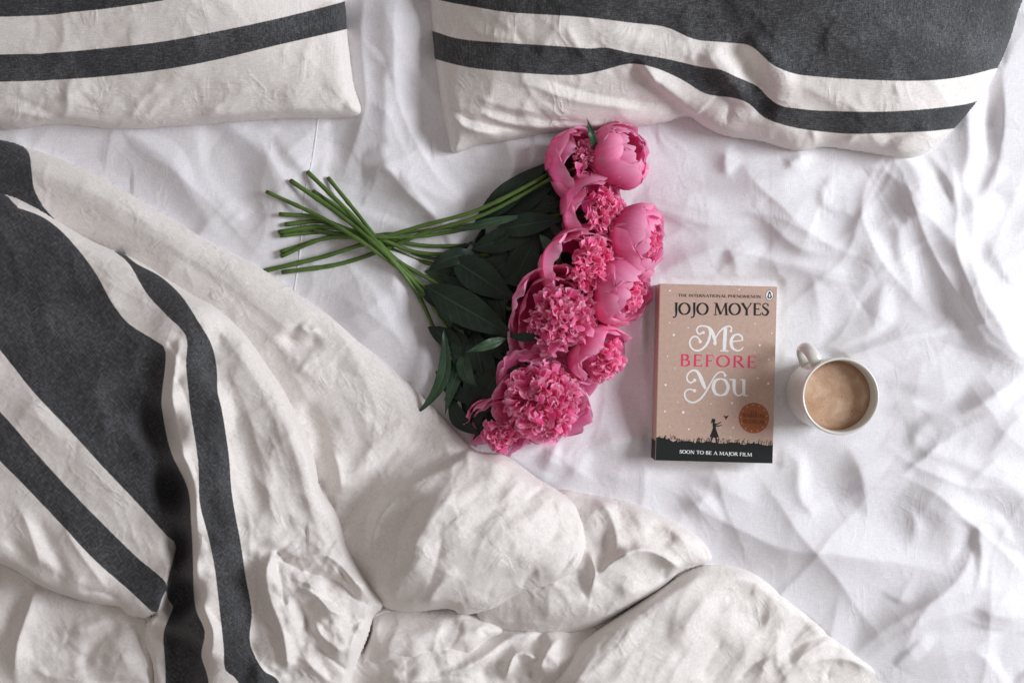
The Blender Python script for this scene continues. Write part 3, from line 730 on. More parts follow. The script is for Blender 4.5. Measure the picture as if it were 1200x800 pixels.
# --- big lobe at the foot, right
def z_lobe(X, Y, D, R):
    r = R.ridge
    rumple(R, 80, 204, (640, 665, 1060, 860), (-55, -40, -65, 20), h=(1.2, 3.6), L=(25, 80))
    left = smoothstep(960, 700, X)
    z = 4 + 10 * left + (3 + 8 * left) * edge(D, 26) + (7 + 32 * left) * edge(D, 120)
    r([(840, 668), (880, 676), (905, 700), (935, 735)], 5, 14, 14, p=2)
    r([(795, 800), (802, 765), (830, 730), (862, 695), (882, 678)], -9, 14, 12, p=2); r([(790, 770), (808, 735), (840, 700)], 5, 14, 12, p=2)
    r([(820, 800), (830, 775), (850, 745)], -7, 9); r([(855, 720), (880, 725), (905, 745)], -5, 12, 9, p=2)
    r([(862, 800), (880, 780), (905, 765)], -5, 5, 4); r([(905, 790), (940, 770), (980, 748)], 5, 8); r([(910, 770), (945, 755), (985, 738)], -5, 7)
    r([(930, 790), (960, 775), (990, 772), (1012, 780), (1032, 790)], 6, 7, 6); r([(970, 800), (974, 782), (990, 776)], -5, 5)
    for q_ in ([(690, 800), (740, 742), (800, 690), (850, 668)], [(740, 830), (790, 765), (850, 705), (890, 680)], [(840, 830), (868, 770), (910, 712)], [(900, 830), (930, 780), (968, 742)], [(660, 830), (690, 778), (735, 728)]): R.crease(q_, 6, 16, 34)
    r([(715, 745), (760, 700), (800, 680)], 4, 16, 14, p=2); r([(660, 800), (690, 790), (720, 760)], 4, 10)
    r([(700, 770), (706, 752), (718, 740)], -4, 6); r([(740, 780), (760, 750), (790, 720)], -3, 12, 12, p=2)
    return z + R.Z * smoothstep(0, 14, D) + (fine(X, Y, 91, R) + folds(X, Y, 191, R, (-56, -44, -66, -30), 74, h=(1.8, 4.6), L=(30, 100), box=(640, 665, 1050, 840), layers=3)) * smoothstep(3, 16, D)
o_lobe = [(830, 660), (858, 662), (885, 669), (915, 688), (950, 715), (985, 743), (1012, 764), (1040, 792), (1060, 830), (1070, 960), (640, 960), (630, 860), (640, 810), (652, 784), (676, 756), (700, 737), (732, 716), (780, 684), (805, 668)]
patch('puffed_fold', o_lobe, 2.0, z_lobe, M['duvet'], duvet, [[(-900, -900), (-890, -900), (-890, -890)]], seed=9)

# --- crumpled cloth low at the foot, between the lobes
def z_low(X, Y, D, R):
    r = R.ridge
    rumple(R, 60, 205, (300, 720, 720, 840), (-40, 30, 60), h=(2, 6), ss=(.3, .5), sg=(.12, .3))
    z = 2 + (4 + 22 * smoothstep(738, 775, Y)) * edge(D, 40)
    r([(440, 790), (500, 798), (560, 775), (600, 745), (650, 742)], 12, 12, 9, p=1.8); r([(560, 800), (575, 770), (600, 755)], -8, 8)
    r([(590, 800), (600, 770), (612, 764), (640, 775)], 12, 7, 7, e1=.3); r([(600, 800), (615, 790), (630, 786)], -6, 7)
    r([(640, 760), (625, 780), (622, 800)], -7, 6); r([(660, 745), (640, 765), (632, 790)], 6, 6)
    r([(330, 780), (380, 800), (420, 812)], 7, 10); r([(480, 800), (530, 792), (560, 800)], -6, 7)
    return z + R.Z * smoothstep(0, 8, D) + (fine(X, Y, 95, R) + folds(X, Y, 195, R, (-40, -20, 60, 20), 50, h=(2.5, 6), L=(15, 55), ss=(.35, .6), box=(420, 720, 720, 840), layers=2)) * smoothstep(3, 14, D)
o_low = [(380, 700), (460, 700), (540, 720), (600, 735), (650, 730), (700, 730), (720, 760), (700, 830), (700, 960), (250, 960), (250, 800), (320, 740)]
patch('crumpled_underside', o_low, 2.0, z_low, M['duvet'], duvet, [[(-900, -900), (-890, -900), (-890, -890)]], seed=10)

# --- lower-left cloth, under the flap
def z_corner(X, Y, D, R):
    r = R.ridge
    rumple(R, 40, 206, (-60, 640, 170, 840), (-40, 30, 80, 110), h=(1.5, 4), ss=(.25, .45))
    z = 2 + (8 + 12 * smoothstep(690, 750, Y)) * edge(D, 40)
    r([(30, 672), (22, 710), (8, 745), (-20, 770)], -12, 13, 10, p=2); r([(45, 680), (32, 715), (20, 750), (15, 800)], 12, 11, 10, p=1.8)
    r([(30, 780), (70, 795), (110, 780)], 5, 9); r([(60, 765), (72, 758), (80, 750)], -4, 3, 3); r([(80, 735), (78, 755), (95, 770)], -4, 8)
    r([(95, 790), (105, 760), (120, 745), (150, 730)], -8, 9, 8, p=2); r([(80, 740), (110, 735), (130, 722)], 6, 9, 9, p=2)
    r([(100, 795), (135, 800), (175, 795)], -8, 8); r([(120, 770), (150, 775), (175, 765)], 6, 12, 12, p=2); r([(160, 730), (168, 760), (176, 800)], -9, 6, 6)
    return z + R.Z * smoothstep(0, 8, D) + (fine(X, Y, 98, R) + folds(X, Y, 198, R, (-30, 15, 70, 110), 40, h=(1.5, 4), L=(18, 55), box=(-50, 660, 175, 830), layers=2)) * smoothstep(3, 14, D)
o_corner = [(-90, 600), (60, 620), (170, 660), (184, 720), (182, 760), (188, 830), (188, 960), (-90, 960)]
patch('crumpled_underside', o_corner, 2.0, z_corner, M['duvet'], duvet, [[(-900, -900), (-890, -900), (-890, -890)]], seed=11)

# --- main striped panel with the standing ridge, the valley and the flap
def z_main(X, Y, D, R):
    r = R.ridge
    rumple(R, 60, 207, (-60, 240, 220, 700), (45, 60, -30, 30), h=(1.0, 2.6))
    rumple(R, 50, 208, (230, 380, 430, 640), (60, 75, -40), h=(1.0, 2.6))
    rumple(R, 50, 209, (290, 640, 440, 820), (50, 80, 20, -30), h=(2.5, 7), L=(15, 45), ss=(.35, .6), sg=(.2, .35))
    rumple(R, 26, 210, (190, 400, 260, 800), (60, 100, 30), h=(1.5, 4), L=(10, 26), ss=(.3, .5), sg=(.2, .3))
    h = curve_height(X, Y, [(0, 235, 34, 60), (60, 300, 40, 70), (0, 380, 52, 90), (100, 400, 56, 70), (60, 520, 66, 80), (0, 600, 60, 70), (120, 600, 62, 50), (160, 660, 52, 40),
                            (130, 320, 42, 40), (212, 400, 66, 26), (228, 480, 78, 26), (240, 560, 82, 26), (250, 640, 80, 26), (262, 720, 76, 26), (275, 800, 70, 30),
                            (184, 430, 44, 18), (188, 500, 26, 18), (205, 570, 18, 16), (214, 640, 14, 14), (215, 700, 12, 14), (215, 780, 12, 20), (182, 760, 30, 12), (178, 800, 32, 14),
                            (300, 430, 50, 40), (320, 540, 56, 40), (360, 620, 50, 40), (310, 640, 62, 36), (400, 680, 40, 36), (310, 730, 56, 40), (360, 740, 46, 40), (340, 800, 40, 40), (290, 860, 50, 60)])
    z = 6 + h * (0.50 + 0.50 * edge(D, 26))
    # the flap end drops into the valley
    R.step([(168, 745), (186, 716), (196, 690), (204, 655), (208, 635), (206, 600)], -22, 3, 20, 16, e0=.1, e1=.4)
    # crest of the standing ridge is irregular
    r([(214, 392), (208, 430), (204, 470), (212, 520), (226, 560), (232, 610), (230, 660), (236, 700), (250, 740), (244, 780)], 12, 9, 8, p=1.6, e0=.1, e1=.05)
    r([(205, 440), (216, 455), (222, 480)], -5, 6); r([(216, 530), (228, 545), (232, 565)], -5, 6); r([(228, 690), (244, 715), (262, 735)], -8, 8, 7); r([(226, 620), (240, 630), (246, 650)], -4, 6)
    r([(196, 400), (208, 412), (214, 430)], -6, 6, 6)
    # dark panel waves
    r([(60, 330), (110, 380), (160, 440), (180, 520)], -4, 22, 18, p=2); r([(0, 440), (60, 500), (130, 560), (180, 610)], 4, 26, 22, p=2)
    r([(130, 440), (150, 480), (150, 540)], -5, 20, 16, p=2); r([(100, 440), (120, 480), (125, 520)], 3, 14)
    # flap: creases across the cream band
    r([(35, 600), (60, 640), (85, 690)], -7, 9, 8, p=2); r([(20, 590), (38, 630), (50, 670)], 4, 9); r([(70, 610), (95, 650), (130, 695)], 4, 8); r([(90, 690), (120, 694), (145, 705)], -5, 5)
    r([(0, 620), (40, 660), (90, 690)], -6, 10, 8, p=2)
    for q_, h_ in (([(246, 372), (290, 430), (326, 500), (350, 590)], 5), ([(264, 420), (296, 500), (316, 590), (318, 650)], 5), ([(300, 430), (340, 510), (366, 600), (400, 670)], 5), ([(272, 540), (290, 610), (296, 690), (316, 770)], 6),
                   ([(330, 570), (350, 620), (392, 660), (440, 704)], 6), ([(300, 640), (330, 690), (352, 760), (380, 820)], 7), ([(345, 650), (372, 700), (400, 742), (416, 790)], 7)):
        R.crease(q_, h_, 12, 26)
    # panel right of the stripe and the crumple knot
    r([(250, 395), (275, 430), (300, 480), (330, 560)], 3, 20, 16, p=2); r([(262, 410), (272, 460), (276, 520)], -2.5, 10)
    r([(335, 470), (350, 520), (366, 570), (380, 620)], 5, 12, 14, p=2)
    r([(290, 500), (300, 560), (298, 620)], -3, 14, 12, p=2)
    r([(322, 644), (312, 672), (318, 705), (332, 745), (338, 790)], 11, 8, 10, e0=.08, e1=.1); r([(326, 652), (330, 690), (336, 715)], -12, 6, 6); r([(300, 660), (304, 700), (318, 740), (326, 790)], -10, 9, 8, p=1.8)
    r([(322, 644), (340, 662), (362, 672), (392, 680), (418, 700), (442, 712)], -11, 5, 6, e0=.05); r([(330, 640), (352, 654), (385, 652), (412, 676), (436, 706)], 9, 10, 8)
    r([(340, 700), (352, 690), (368, 696), (388, 714), (412, 726)], 10, 7, 7); r([(336, 712), (346, 706), (356, 720), (362, 748)], -12, 6, 5); r([(364, 724), (380, 748), (408, 768)], 9, 9, 8)
    r([(372, 700), (388, 704), (402, 720)], -6, 5); r([(362, 752), (385, 770), (412, 790)], -10, 6, 5); r([(382, 734), (396, 720), (410, 726)], -5, 5); r([(345, 765), (375, 790), (400, 810)], 7, 10, 9)
    r([(408, 770), (416, 745), (428, 724)], 6, 5, 5); r([(340, 676), (362, 684), (380, 694)], 5, 5)
    r([(290, 745), (305, 775), (330, 795)], -7, 8)
    return z + R.Z * smoothstep(0, 10, D) + (fine(X, Y, 101, R) + folds(X, Y, 111, R, (50, 62, 40, -35), 46, h=(.8, 2.2), L=(20, 70), ss=(.18, .32), box=(-50, 250, 200, 710)) + folds(X, Y, 112, R, (62, 76, 50, -50), 40, h=(1.0, 2.8), L=(20, 80), ss=(.2, .4), box=(250, 380, 430, 660)) + folds(X, Y, 113, R, (45, 70, 25, -30), 50, h=(2.5, 6), L=(12, 42), ss=(.4, .7), box=(300, 650, 440, 820), layers=2)) * smoothstep(3, 14, D)
o_main = [(-90, 215), (0, 226), (40, 242), (60, 254), (100, 278), (128, 291), (160, 304), (192, 324), (224, 344), (256, 362), (288, 392), (312, 426), (334, 459), (355, 501), (368, 535), (376, 572), (394, 600), (408, 636), (425, 665), (441, 690), (449, 710), (438, 722), (432, 745), (420, 775), (412, 800), (405, 860), (400, 960), (180, 960), (178, 860), (180, 800), (178, 775), (169, 748), (173, 727), (183, 719), (172, 724), (162, 723), (150, 720), (140, 711), (112, 707), (82, 699), (50, 687), (25, 672), (0, 660), (-90, 630)]
s_main = [  # the narrow stripe along the edge
    [(133, 294), (145, 297), (160, 309), (188, 324), (212, 346), (232, 376), (248, 404), (254, 432), (255, 460), (260, 480), (268, 532), (272, 580), (282, 636), (288, 676), (295, 716), (293, 752), (308, 784), (328, 800), (350, 860), (350, 960), (300, 960), (300, 860), (280, 800), (264, 784), (262, 756), (258, 720), (252, 668), (244, 628), (234, 588), (232, 540), (223, 480), (221, 460), (218, 428), (218, 394), (196, 370), (172, 344), (152, 310), (140, 299)],
    # the big panel down into the valley
    [(-90, 232), (0, 240), (40, 250), (64, 264), (88, 288), (112, 320), (132, 356), (152, 380), (180, 398), (194, 412), (190, 460), (190, 480), (200, 528), (220, 572), (224, 612), (226, 652), (227, 690), (230, 715), (240, 740), (236, 768), (244, 796), (250, 860), (250, 960), (190, 960), (192, 860), (194, 800), (193, 770), (192, 740), (203, 710), (197, 702), (196, 682), (206, 640), (196, 628), (160, 588), (120, 546), (80, 502), (40, 460), (0, 410), (-90, 300)],
    # the narrow stripe on the flap
    [(-90, 390), (0, 482), (40, 528), (80, 572), (120, 613), (160, 652), (194, 682), (190, 700), (184, 717), (178, 716), (150, 690), (110, 655), (70, 612), (30, 570), (0, 540), (-90, 450)],
    [(-90, 222), (-20, 224), (4, 227), (14, 236), (22, 246), (0, 241), (-90, 234)]]
patch('striped_panel', o_main, 1.8, z_main, M['duvet'], duvet, s_main, seed=12)

# --- small lobe tucked under the puff
def z_tuck(X, Y, D, R):
    r = R.ridge
    rumple(R, 24, 211, (415, 705, 590, 795), (-60, -40, 70), h=(1.5, 4.0), L=(15, 45), ss=(.2, .4))
    z = 3 + (3 + 32 * smoothstep(708, 752, Y + 0.0 * X)) * edge(D, 30)
    r([(420, 790), (432, 750), (446, 720)], 6, 7, 6); r([(470, 780), (500, 745), (530, 722)], 5, 9, 9, p=2); r([(520, 770), (535, 745), (540, 725)], -6, 8, 7); r([(505, 770), (512, 745), (522, 725)], 4, 8)
    r([(560, 735), (570, 745), (585, 748)], -7, 5)
    R.crease([(440, 785), (470, 756), (510, 728)], 6, 12, 26); R.crease([(500, 784), (530, 756), (556, 724)], 6, 11, 22); R.crease([(545, 770), (565, 748), (585, 738)], 6, 8, 14)
    return z + R.Z * smoothstep(0, 8, D) + (fine(X, Y, 108, R) + folds(X, Y, 118, R, (-60, -45, 70), 24, h=(1.5, 4), L=(14, 46), box=(415, 705, 590, 795), layers=2)) * smoothstep(3, 14, D)
o_tuck = [(430, 700), (460, 685), (524, 685), (566, 700), (590, 738), (569, 752), (553, 772), (520, 781), (464, 789), (418, 797), (413, 788), (420, 766), (431, 738)]
patch('puffed_fold', o_tuck, 1.8, z_tuck, M['duvet'], duvet, [[(-900, -900), (-890, -900), (-890, -890)]], seed=13)
# ------------------------------------------------------------------ book
def paper(name, col, rough=0.55, spec=0.35, var=0.05, scale=260):
    m, nt, b = new_mat(name)
    v = node(nt, 'ShaderNodeTexCoord').outputs['Object']
    f = tex_noise(nt, v, scale, 4, 0.7)
    c = ramp(nt, f, [(0.3, tuple(x * (1 - var) for x in col)), (0.7, tuple(min(1, x * (1 + var)) for x in col))])
    nt.links.new(c, b.inputs['Base Color']); b.inputs['Roughness'].default_value = rough; b.inputs['Specular IOR Level'].default_value = spec
    return m
M['cover'] = paper('kraft_cover', (0.545, 0.385, 0.315), 0.5, 0.4, 0.09)
M['ink'] = paper('black_ink', (0.012, 0.012, 0.014), 0.5)
M['white_ink'] = paper('white_ink', (0.86, 0.86, 0.87), 0.5)
M['red_ink'] = paper('pink_red_ink', (0.70, 0.05, 0.15), 0.5)
M['band'] = paper('dark_green_band', (0.012, 0.0145, 0.0145), 0.5, 0.3)
M['pages'] = paper('page_edges', (0.72, 0.66, 0.56), 0.9, 0.1, 0.12, 900)
M['copper'] = paper('copper_sticker', (0.36, 0.10, 0.03), 0.38, 0.6, 0.25, 700)
M['copper_ink'] = paper('sticker_print', (0.075, 0.022, 0.01), 0.5)

BK_S = 0.000952; BK_A = math.radians(-1.5); BK_C = (839.5, 437.5); BK_T = 0.030
def L(px, py):
    """photograph pixel on the cover -> book coordinates (m), origin at the cover centre, upright"""
    u = (px - BK_C[0]) * BK_S; v = -(py - BK_C[1]) * BK_S
    c, s = math.cos(-BK_A), math.sin(-BK_A)
    return (u * c - v * s, u * s + v * c)
za = lambda x, y: L(760 + x / 7.275, 325 + y / 7.275)       # upper / lower cover study scales
zb = lambda x, y: L(760 + x / 7.275, 435 + y / 7.275)

book = empty('paperback_book', at(BK_C[0], BK_C[1], ZB * .001 + BK_T) - Vector((0, 0, BK_T)))
tag(book, 'thick paperback with kraft brown cover and dark meadow band lying on the sheet', 'book')
book.rotation_euler = (0, 0, BK_A)
def part(name, verts, faces, mat, parent, smooth=False):
    me = bpy.data.meshes.new(name); me.from_pydata([tuple(v) for v in verts], [], [tuple(f) for f in faces])
    if smooth: me.shade_smooth()
    me.materials.append(mat); o = bpy.data.objects.new(name, me); return link(o, parent)
def slab(name, x0, x1, y0, y1, z0, z1, mat, parent, bev=0.0003):
    bm = bmesh.new(); bmesh.ops.create_cube(bm, size=1)
    for v in bm.verts: v.co = ((x0 + x1) / 2 + v.co.x * (x1 - x0), (y0 + y1) / 2 + v.co.y * (y1 - y0), (z0 + z1) / 2 + v.co.z * (z1 - z0))
    if bev: bmesh.ops.bevel(bm, geom=bm.edges[:], offset=bev, segments=2, affect='EDGES')
    me = bpy.data.meshes.new(name); bm.to_mesh(me); bm.free(); me.materials.append(mat)
    return link(bpy.data.objects.new(name, me), parent)
HW, HH = 0.0652, 0.0985
slab('page_block', -HW + .0006, HW - .0008, -HH + .0006, HH - .0006, .0007, BK_T - .0007, M['pages'], book, 0.0004)
slab('back_cover', -HW, HW, -HH, HH, 0, .0006, M['cover'], book, 0.00015)
front = slab('front_cover', -HW, HW, -HH, HH, BK_T - .0006, BK_T, M['cover'], book, 0.00015)
spine = slab('spine', -HW - .0007, -HW, -HH, HH, 0.0, BK_T, M['cover'], book, 0.00025)
slab('spine_band', -HW - .0009, -HW - .0002, -HH - .0001, -HH + .022, 0.0002, BK_T - .0002, M['band'], spine, 0.0001)

_lay = [0]
def strokes(name, items, mat, parent, z=BK_T + 0.00006):
    """flat print: variable-width pen strokes, items = [(points, widths)], book coordinates (m)"""
    vs = []; fs = []
    for pts, wid in items:
        _lay[0] = (_lay[0] + 1) % 40
        zz = z + _lay[0] * 4e-7
        S = spline(pts, 0.0006) if len(pts) > 2 else np.array(pts, float)
        n = len(S); wl = np.interp(np.linspace(0, 1, n), np.linspace(0, 1, len(wid)), wid) if isinstance(wid, (list, tuple)) else np.full(n, wid)
        b = len(vs)
        for k in range(n):
            a = S[min(k + 1, n - 1)] - S[max(k - 1, 0)]; a = a / (np.linalg.norm(a) + 1e-12)
            nx, ny = -a[1] * wl[k] / 2, a[0] * wl[k] / 2
            vs += [(S[k][0] + nx, S[k][1] + ny, zz), (S[k][0] - nx, S[k][1] - ny, zz)]
            if k: fs.append((b + 2 * k - 2, b + 2 * k - 1, b + 2 * k + 1, b + 2 * k))
    return part(name, vs, fs, mat, parent)
def blob(pts, cx, cy, r, n=14):
    return [(cx + r * math.cos(2 * math.pi * k / n), cy + r * math.sin(2 * math.pi * k / n)) for k in range(n)]
def fills(name, polys, mat, parent, z=BK_T + 0.00006):
    vs = []; fs = []
    for P_ in polys:
        _lay[0] = (_lay[0] + 1) % 40
        b = len(vs); vs += [(x, y, z + _lay[0] * 4e-7) for x, y in P_]; fs.append(tuple(range(b, b + len(P_))))
    return part(name, vs, fs, mat, parent)

K, T_, SF = 0.155, 0.065, 0.05           # thick, thin, serif weights, cap height = 1
def ell(cx, cy, rx, ry, a0, a1, n=15):
    return [(cx + rx * math.cos(math.radians(a0 + (a1 - a0) * k / (n - 1))), cy + ry * math.sin(math.radians(a0 + (a1 - a0) * k / (n - 1)))) for k in range(n)]
def serif(x, y, w=0.13): return ([(x - w, y), (x + w, y)], SF)
G = {
 'J': (0.42, [([(.27, 1), (.27, .5), (.27, .05), (.2, -.16), (.05, -.22)], [K, K, K, K * .7, T_]), serif(.27, .975), ([(.02, -.2), (.06, -.2)], .12)]),
 'O': (0.92, [(ell(.46, .5, .38, .46, 90, 270), [T_, K, K, T_]), (ell(.46, .5, .38, .46, 270, 450), [T_, K, K, T_])]),
 'M': (1.12, [([(.14, 0), (.2, 1)], T_), ([(.2, 1), (.54, .05)], K), ([(.54, .05), (.9, 1)], T_), ([(.9, 1), (.97, 0)], K), serif(.14, .025), serif(.97, .025, .15), serif(.13, .975, .1), serif(.96, .975, .1)]),
 'Y': (0.86, [([(.1, 1), (.43, .45)], K), ([(.78, 1), (.43, .45)], T_), ([(.43, .5), (.43, 0)], K), serif(.43, .025), serif(.12, .975), serif(.76, .975, .1)]),
 'E': (0.66, [([(.17, 1), (.17, 0)], K), ([(.1, .97), (.58, .97)], T_), ([(.17, .52), (.48, .52)], T_), ([(.1, .03), (.6, .03)], T_), ([(.57, .99), (.57, .8)], SF), ([(.59, .01), (.62, .22)], SF), ([(.48, .6), (.48, .44)], SF)]),
 'S': (0.6, [([(.5, .8), (.42, .95), (.28, .98), (.13, .88), (.13, .72), (.3, .55), (.46, .4), (.5, .22), (.38, .05), (.22, .01), (.08, .18)], [T_, T_, T_, K * .8, K, K, K * .8, T_, T_]), ([(.51, .95), (.51, .72)], SF), ([(.07, .28), (.07, .03)], SF)]),
 'T': (0.78, [([(.39, 1), (.39, 0)], K), ([(.05, .97), (.73, .97)], T_), ([(.06, .99), (.05, .78)], SF), ([(.72, .99), (.73, .78)], SF), serif(.39, .025)]),
 'H': (0.92, [([(.18, 1), (.18, 0)], K), ([(.74, 1), (.74, 0)], K), ([(.18, .52), (.74, .52)], T_), serif(.18, .025), serif(.18, .975), serif(.74, .025), serif(.74, .975)]),
 'I': (0.38, [([(.19, 1), (.19, 0)], K), serif(.19, .025), serif(.19, .975)]),
 'N': (0.95, [([(.16, 0), (.16, 1)], T_), ([(.16, 1), (.78, 0)], K), ([(.78, 0), (.78, 1)], T_), serif(.16, .025), serif(.12, .975, .1), serif(.78, .975)]),
 'R': (0.8, [([(.17, 1), (.17, 0)], K), ([(.1, .97), (.4, .96), (.58, .85), (.58, .64), (.42, .53), (.17, .5)], [T_, T_, K, K, T_, T_]), ([(.36, .52), (.74, .02)], K), serif(.17, .025), serif(.74, .025, .07)]),
 'A': (0.9, [([(.1, 0), (.44, 1)], T_), ([(.44, 1), (.8, 0)], K), ([(.22, .34), (.68, .34)], T_), serif(.1, .025), serif(.8, .025)]),
 'L': (0.66, [([(.17, 1), (.17, 0)], K), ([(.1, .03), (.58, .03)], T_), ([(.57, .01), (.6, .25)], SF), serif(.17, .975)]),
 'P': (0.68, [([(.17, 1), (.17, 0)], K), ([(.1, .97), (.4, .96), (.58, .84), (.58, .62), (.42, .49), (.17, .46)], [T_, T_, K, K, T_, T_]), serif(.17, .025)]),
 'B': (0.72, [([(.17, 1), (.17, 0)], K), ([(.1, .97), (.38, .96), (.53, .86), (.53, .68), (.4, .56), (.17, .53)], [T_, T_, K, K, T_, T_]), ([(.17, .53), (.42, .53), (.61, .4), (.61, .17), (.44, .04), (.1, .03)], [T_, T_, K, K, T_, T_])]),
 'F': (0.62, [([(.17, 1), (.17, 0)], K), ([(.1, .97), (.56, .97)], T_), ([(.17, .5), (.45, .5)], T_), ([(.55, .99), (.55, .78)], SF), ([(.45, .6), (.45, .42)], SF), serif(.17, .025)]),
 'U': (0.9, [([(.17, 1), (.17, .3), (.3, .04), (.5, .01), (.68, .12), (.73, .35), (.73, 1)], [K, K, K, T_, T_, T_, T_]), serif(.17, .975), serif(.73, .975)]),
 ' ': (0.36, [])}
def text(name, s, p0, p1, h, mat, parent, bold=1.0, z=BK_T + 0.00006, space=0.0):
    """set a line of capitals from baseline point p0 to p1 (book coordinates), cap height h"""
    tot = sum(G[c][0] + space for c in s); p0 = np.array(p0); p1 = np.array(p1); d = p1 - p0; Ln = np.linalg.norm(d); d = d / Ln; nrm = np.array([-d[1], d[0]])
    kx = Ln / tot; x = 0; items = []
    for c in s:
        w, sts = G[c]
        for pts, wid in sts:
            q = [tuple(p0 + d * ((x + a) * kx) + nrm * (b_ * h)) for a, b_ in pts]
            m = min(kx, h) * bold
            items.append((q, [v * m for v in wid] if isinstance(wid, list) else wid * m))
        x += w + space
    return strokes(name, items, mat, parent, z)
text('lettering', 'THE INTERNATIONAL PHENOMENON', za(252, 164), za(960, 176), 0.0030, M['ink'], front, 1.9)
text('lettering', 'JOJO MOYES', za(205, 318), za(1030, 324), 0.0136, M['ink'], front, 1.25)
text('lettering', 'BEFORE', za(262, 754), za(935, 772), 0.0132, M['red_ink'], front, 1.2, space=0.12)
text('lettering', 'SOON TO BE A MAJOR FILM', zb(262, 697), zb(882, 724), 0.0038, M['white_ink'], front, 1.5, BK_T + 0.00014)
u = 1 / 7.275 * BK_S
def sw(f, pts, wid): return ([f(x, y) for x, y in pts], [w * u for w in wid])
me_items = [
 sw(za, [(462, 468), (432, 482), (411, 455), (424, 422), (462, 413), (506, 424), (524, 462), (518, 520), (492, 575), (448, 615), (398, 622), (360, 590), (352, 545), (376, 508), (412, 506), (438, 536)], [14, 15, 13, 13, 15, 20, 22, 20, 17, 15, 14, 15, 14, 13, 12]),
 sw(za, [(500, 418), (530, 440), (556, 500), (574, 570)], [14, 26, 30, 16]),
 sw(za, [(574, 575), (558, 566), (566, 530), (600, 470), (640, 432), (684, 415), (708, 430), (704, 452)], [9, 11, 11, 12, 14, 15, 13, 10]),
 sw(za, [(656, 428), (650, 520), (646, 618)], [30, 32, 30]), sw(za, [(612, 624), (684, 626)], [10, 10]),
 sw(za, [(704, 548), (800, 536)], [9, 9]),
 sw(za, [(800, 540), (796, 505), (762, 484), (722, 502), (703, 548), (716, 600), (756, 624), (790, 614), (808, 592)], [12, 15, 14, 22, 28, 26, 16, 12, 9])]
ti = strokes('lettering', me_items, M['white_ink'], front)
you_items = [
 sw(zb, [(392, 76), (360, 96), (330, 72), (332, 30), (362, -2), (404, -6), (434, 30), (462, 96), (486, 150)], [14, 15, 13, 13, 16, 26, 34, 32, 20]),
 sw(zb, [(656, 32), (632, 6), (596, 12), (562, 46), (526, 108), (486, 178), (440, 236), (388, 264), (340, 254), (310, 216), (314, 172), (346, 152), (388, 160)], [13, 12, 12, 12, 13, 15, 16, 15, 14, 14, 13, 12, 12]),
 sw(zb, [(614, 62), (570, 80), (552, 134), (572, 188), (614, 206)], [12, 26, 30, 26, 12]), sw(zb, [(614, 206), (658, 188), (678, 134), (656, 80), (614, 62)], [12, 26, 30, 26, 12]),
 sw(zb, [(690, 70), (736, 70)], [10, 10]), sw(zb, [(730, 68), (730, 150), (744, 194), (780, 204), (808, 172)], [28, 28, 24, 13, 9]),
 sw(zb, [(782, 70), (818, 70)], [10, 10]), sw(zb, [(812, 68), (812, 140), (812, 204)], [28, 28, 26]), sw(zb, [(808, 206), (848, 207)], [10, 9])]
strokes('lettering', you_items, M['white_ink'], front)
dots = []
for f, x, y, r in ((za, 440, 546, 15), (za, 468, 470, 13), (za, 702, 456, 12), (zb, 394, 74, 14), (zb, 392, 164, 14), (zb, 652, 34, 13)):
    c = f(x, y); dots.append(blob(None, c[0], c[1], r * u))
for d_ in dots: fills('swash_ball', [d_], M['white_ink'], front, BK_T + 0.00009)
# snow-like dots
q = random.Random(3); st = []
for f, x, y, r in ((za, 182, 113, 9), (za, 772, 103, 7), (za, 338, 428, 7), (za, 215, 490, 12), (za, 910, 397, 6), (za, 1050, 475, 7), (za, 948, 577, 11), (za, 162, 672, 7), (za, 1025, 700, 7), (za, 180, 385, 7), (za, 225, 775, 6), (za, 905, 640, 5),
                   (zb, 145, 115, 11), (zb, 1022, 103, 12), (zb, 930, 57, 8), (zb, 712, 270, 9), (zb, 530, 277, 7), (zb, 140, 340, 9), (zb, 295, 348, 13), (zb, 345, 493, 9), (zb, 722, 478, 8), (zb, 460, 425, 5), (zb, 610, 480, 4), (zb, 250, 260, 5), (zb, 880, 180, 5), (zb, 700, 560, 5), (zb, 420, 330, 4), (zb, 180, 470, 5)):
    c = f(x, y); st.append(blob(None, c[0], c[1], r * u * .9, 9))
for d_ in st: fills('star_dot', [d_], M['white_ink'], front)
# dark meadow band with ragged grass
q = random.Random(8); y_b = -HH + .00005; pts = []
n = 150
for k in range(n + 1):
    x = -HW + 2 * HW * k / n
    top = 0.0214 + 0.004 * max(0, 1 - k / 26) + 0.0008 * math.sin(k * .21) - 0.0012 * k / n
    pts.append((x, -HH + top + q.uniform(0, .0013) + (q.uniform(.0008, .0024) if q.random() < .2 else 0)))
vs = []; fs = []
for k, (x, y) in enumerate(pts):
    vs += [(x, y_b, BK_T + 0.00004), (x, y, BK_T + 0.00004)]
    if k: fs.append((2 * k - 2, 2 * k, 2 * k + 1, 2 * k - 1))
part('meadow_band', vs, fs, M['band'], front)
gr = []
for k in range(110):
    x = q.uniform(-HW + .001, HW - .001); y = -HH + .022 + (0.003 if x < -HW + .022 else 0); hgt = q.uniform(.0008, .0042); ln = q.uniform(-.0012, .0012)
    gr.append(([(x, y - .001), (x + ln, y + hgt)], [.0004, .00018]))
    if q.random() < .55:
        for _ in range(3):
            dx, dy = q.uniform(-.0008, .0008), q.uniform(-.0006, .0006); gr.append(([(x + ln + dx, y + hgt + dy), (x + ln + dx + .0006, y + hgt + dy + .0003)], .0006))
strokes('meadow_grass', gr, M['band'], front, BK_T + 0.00008)
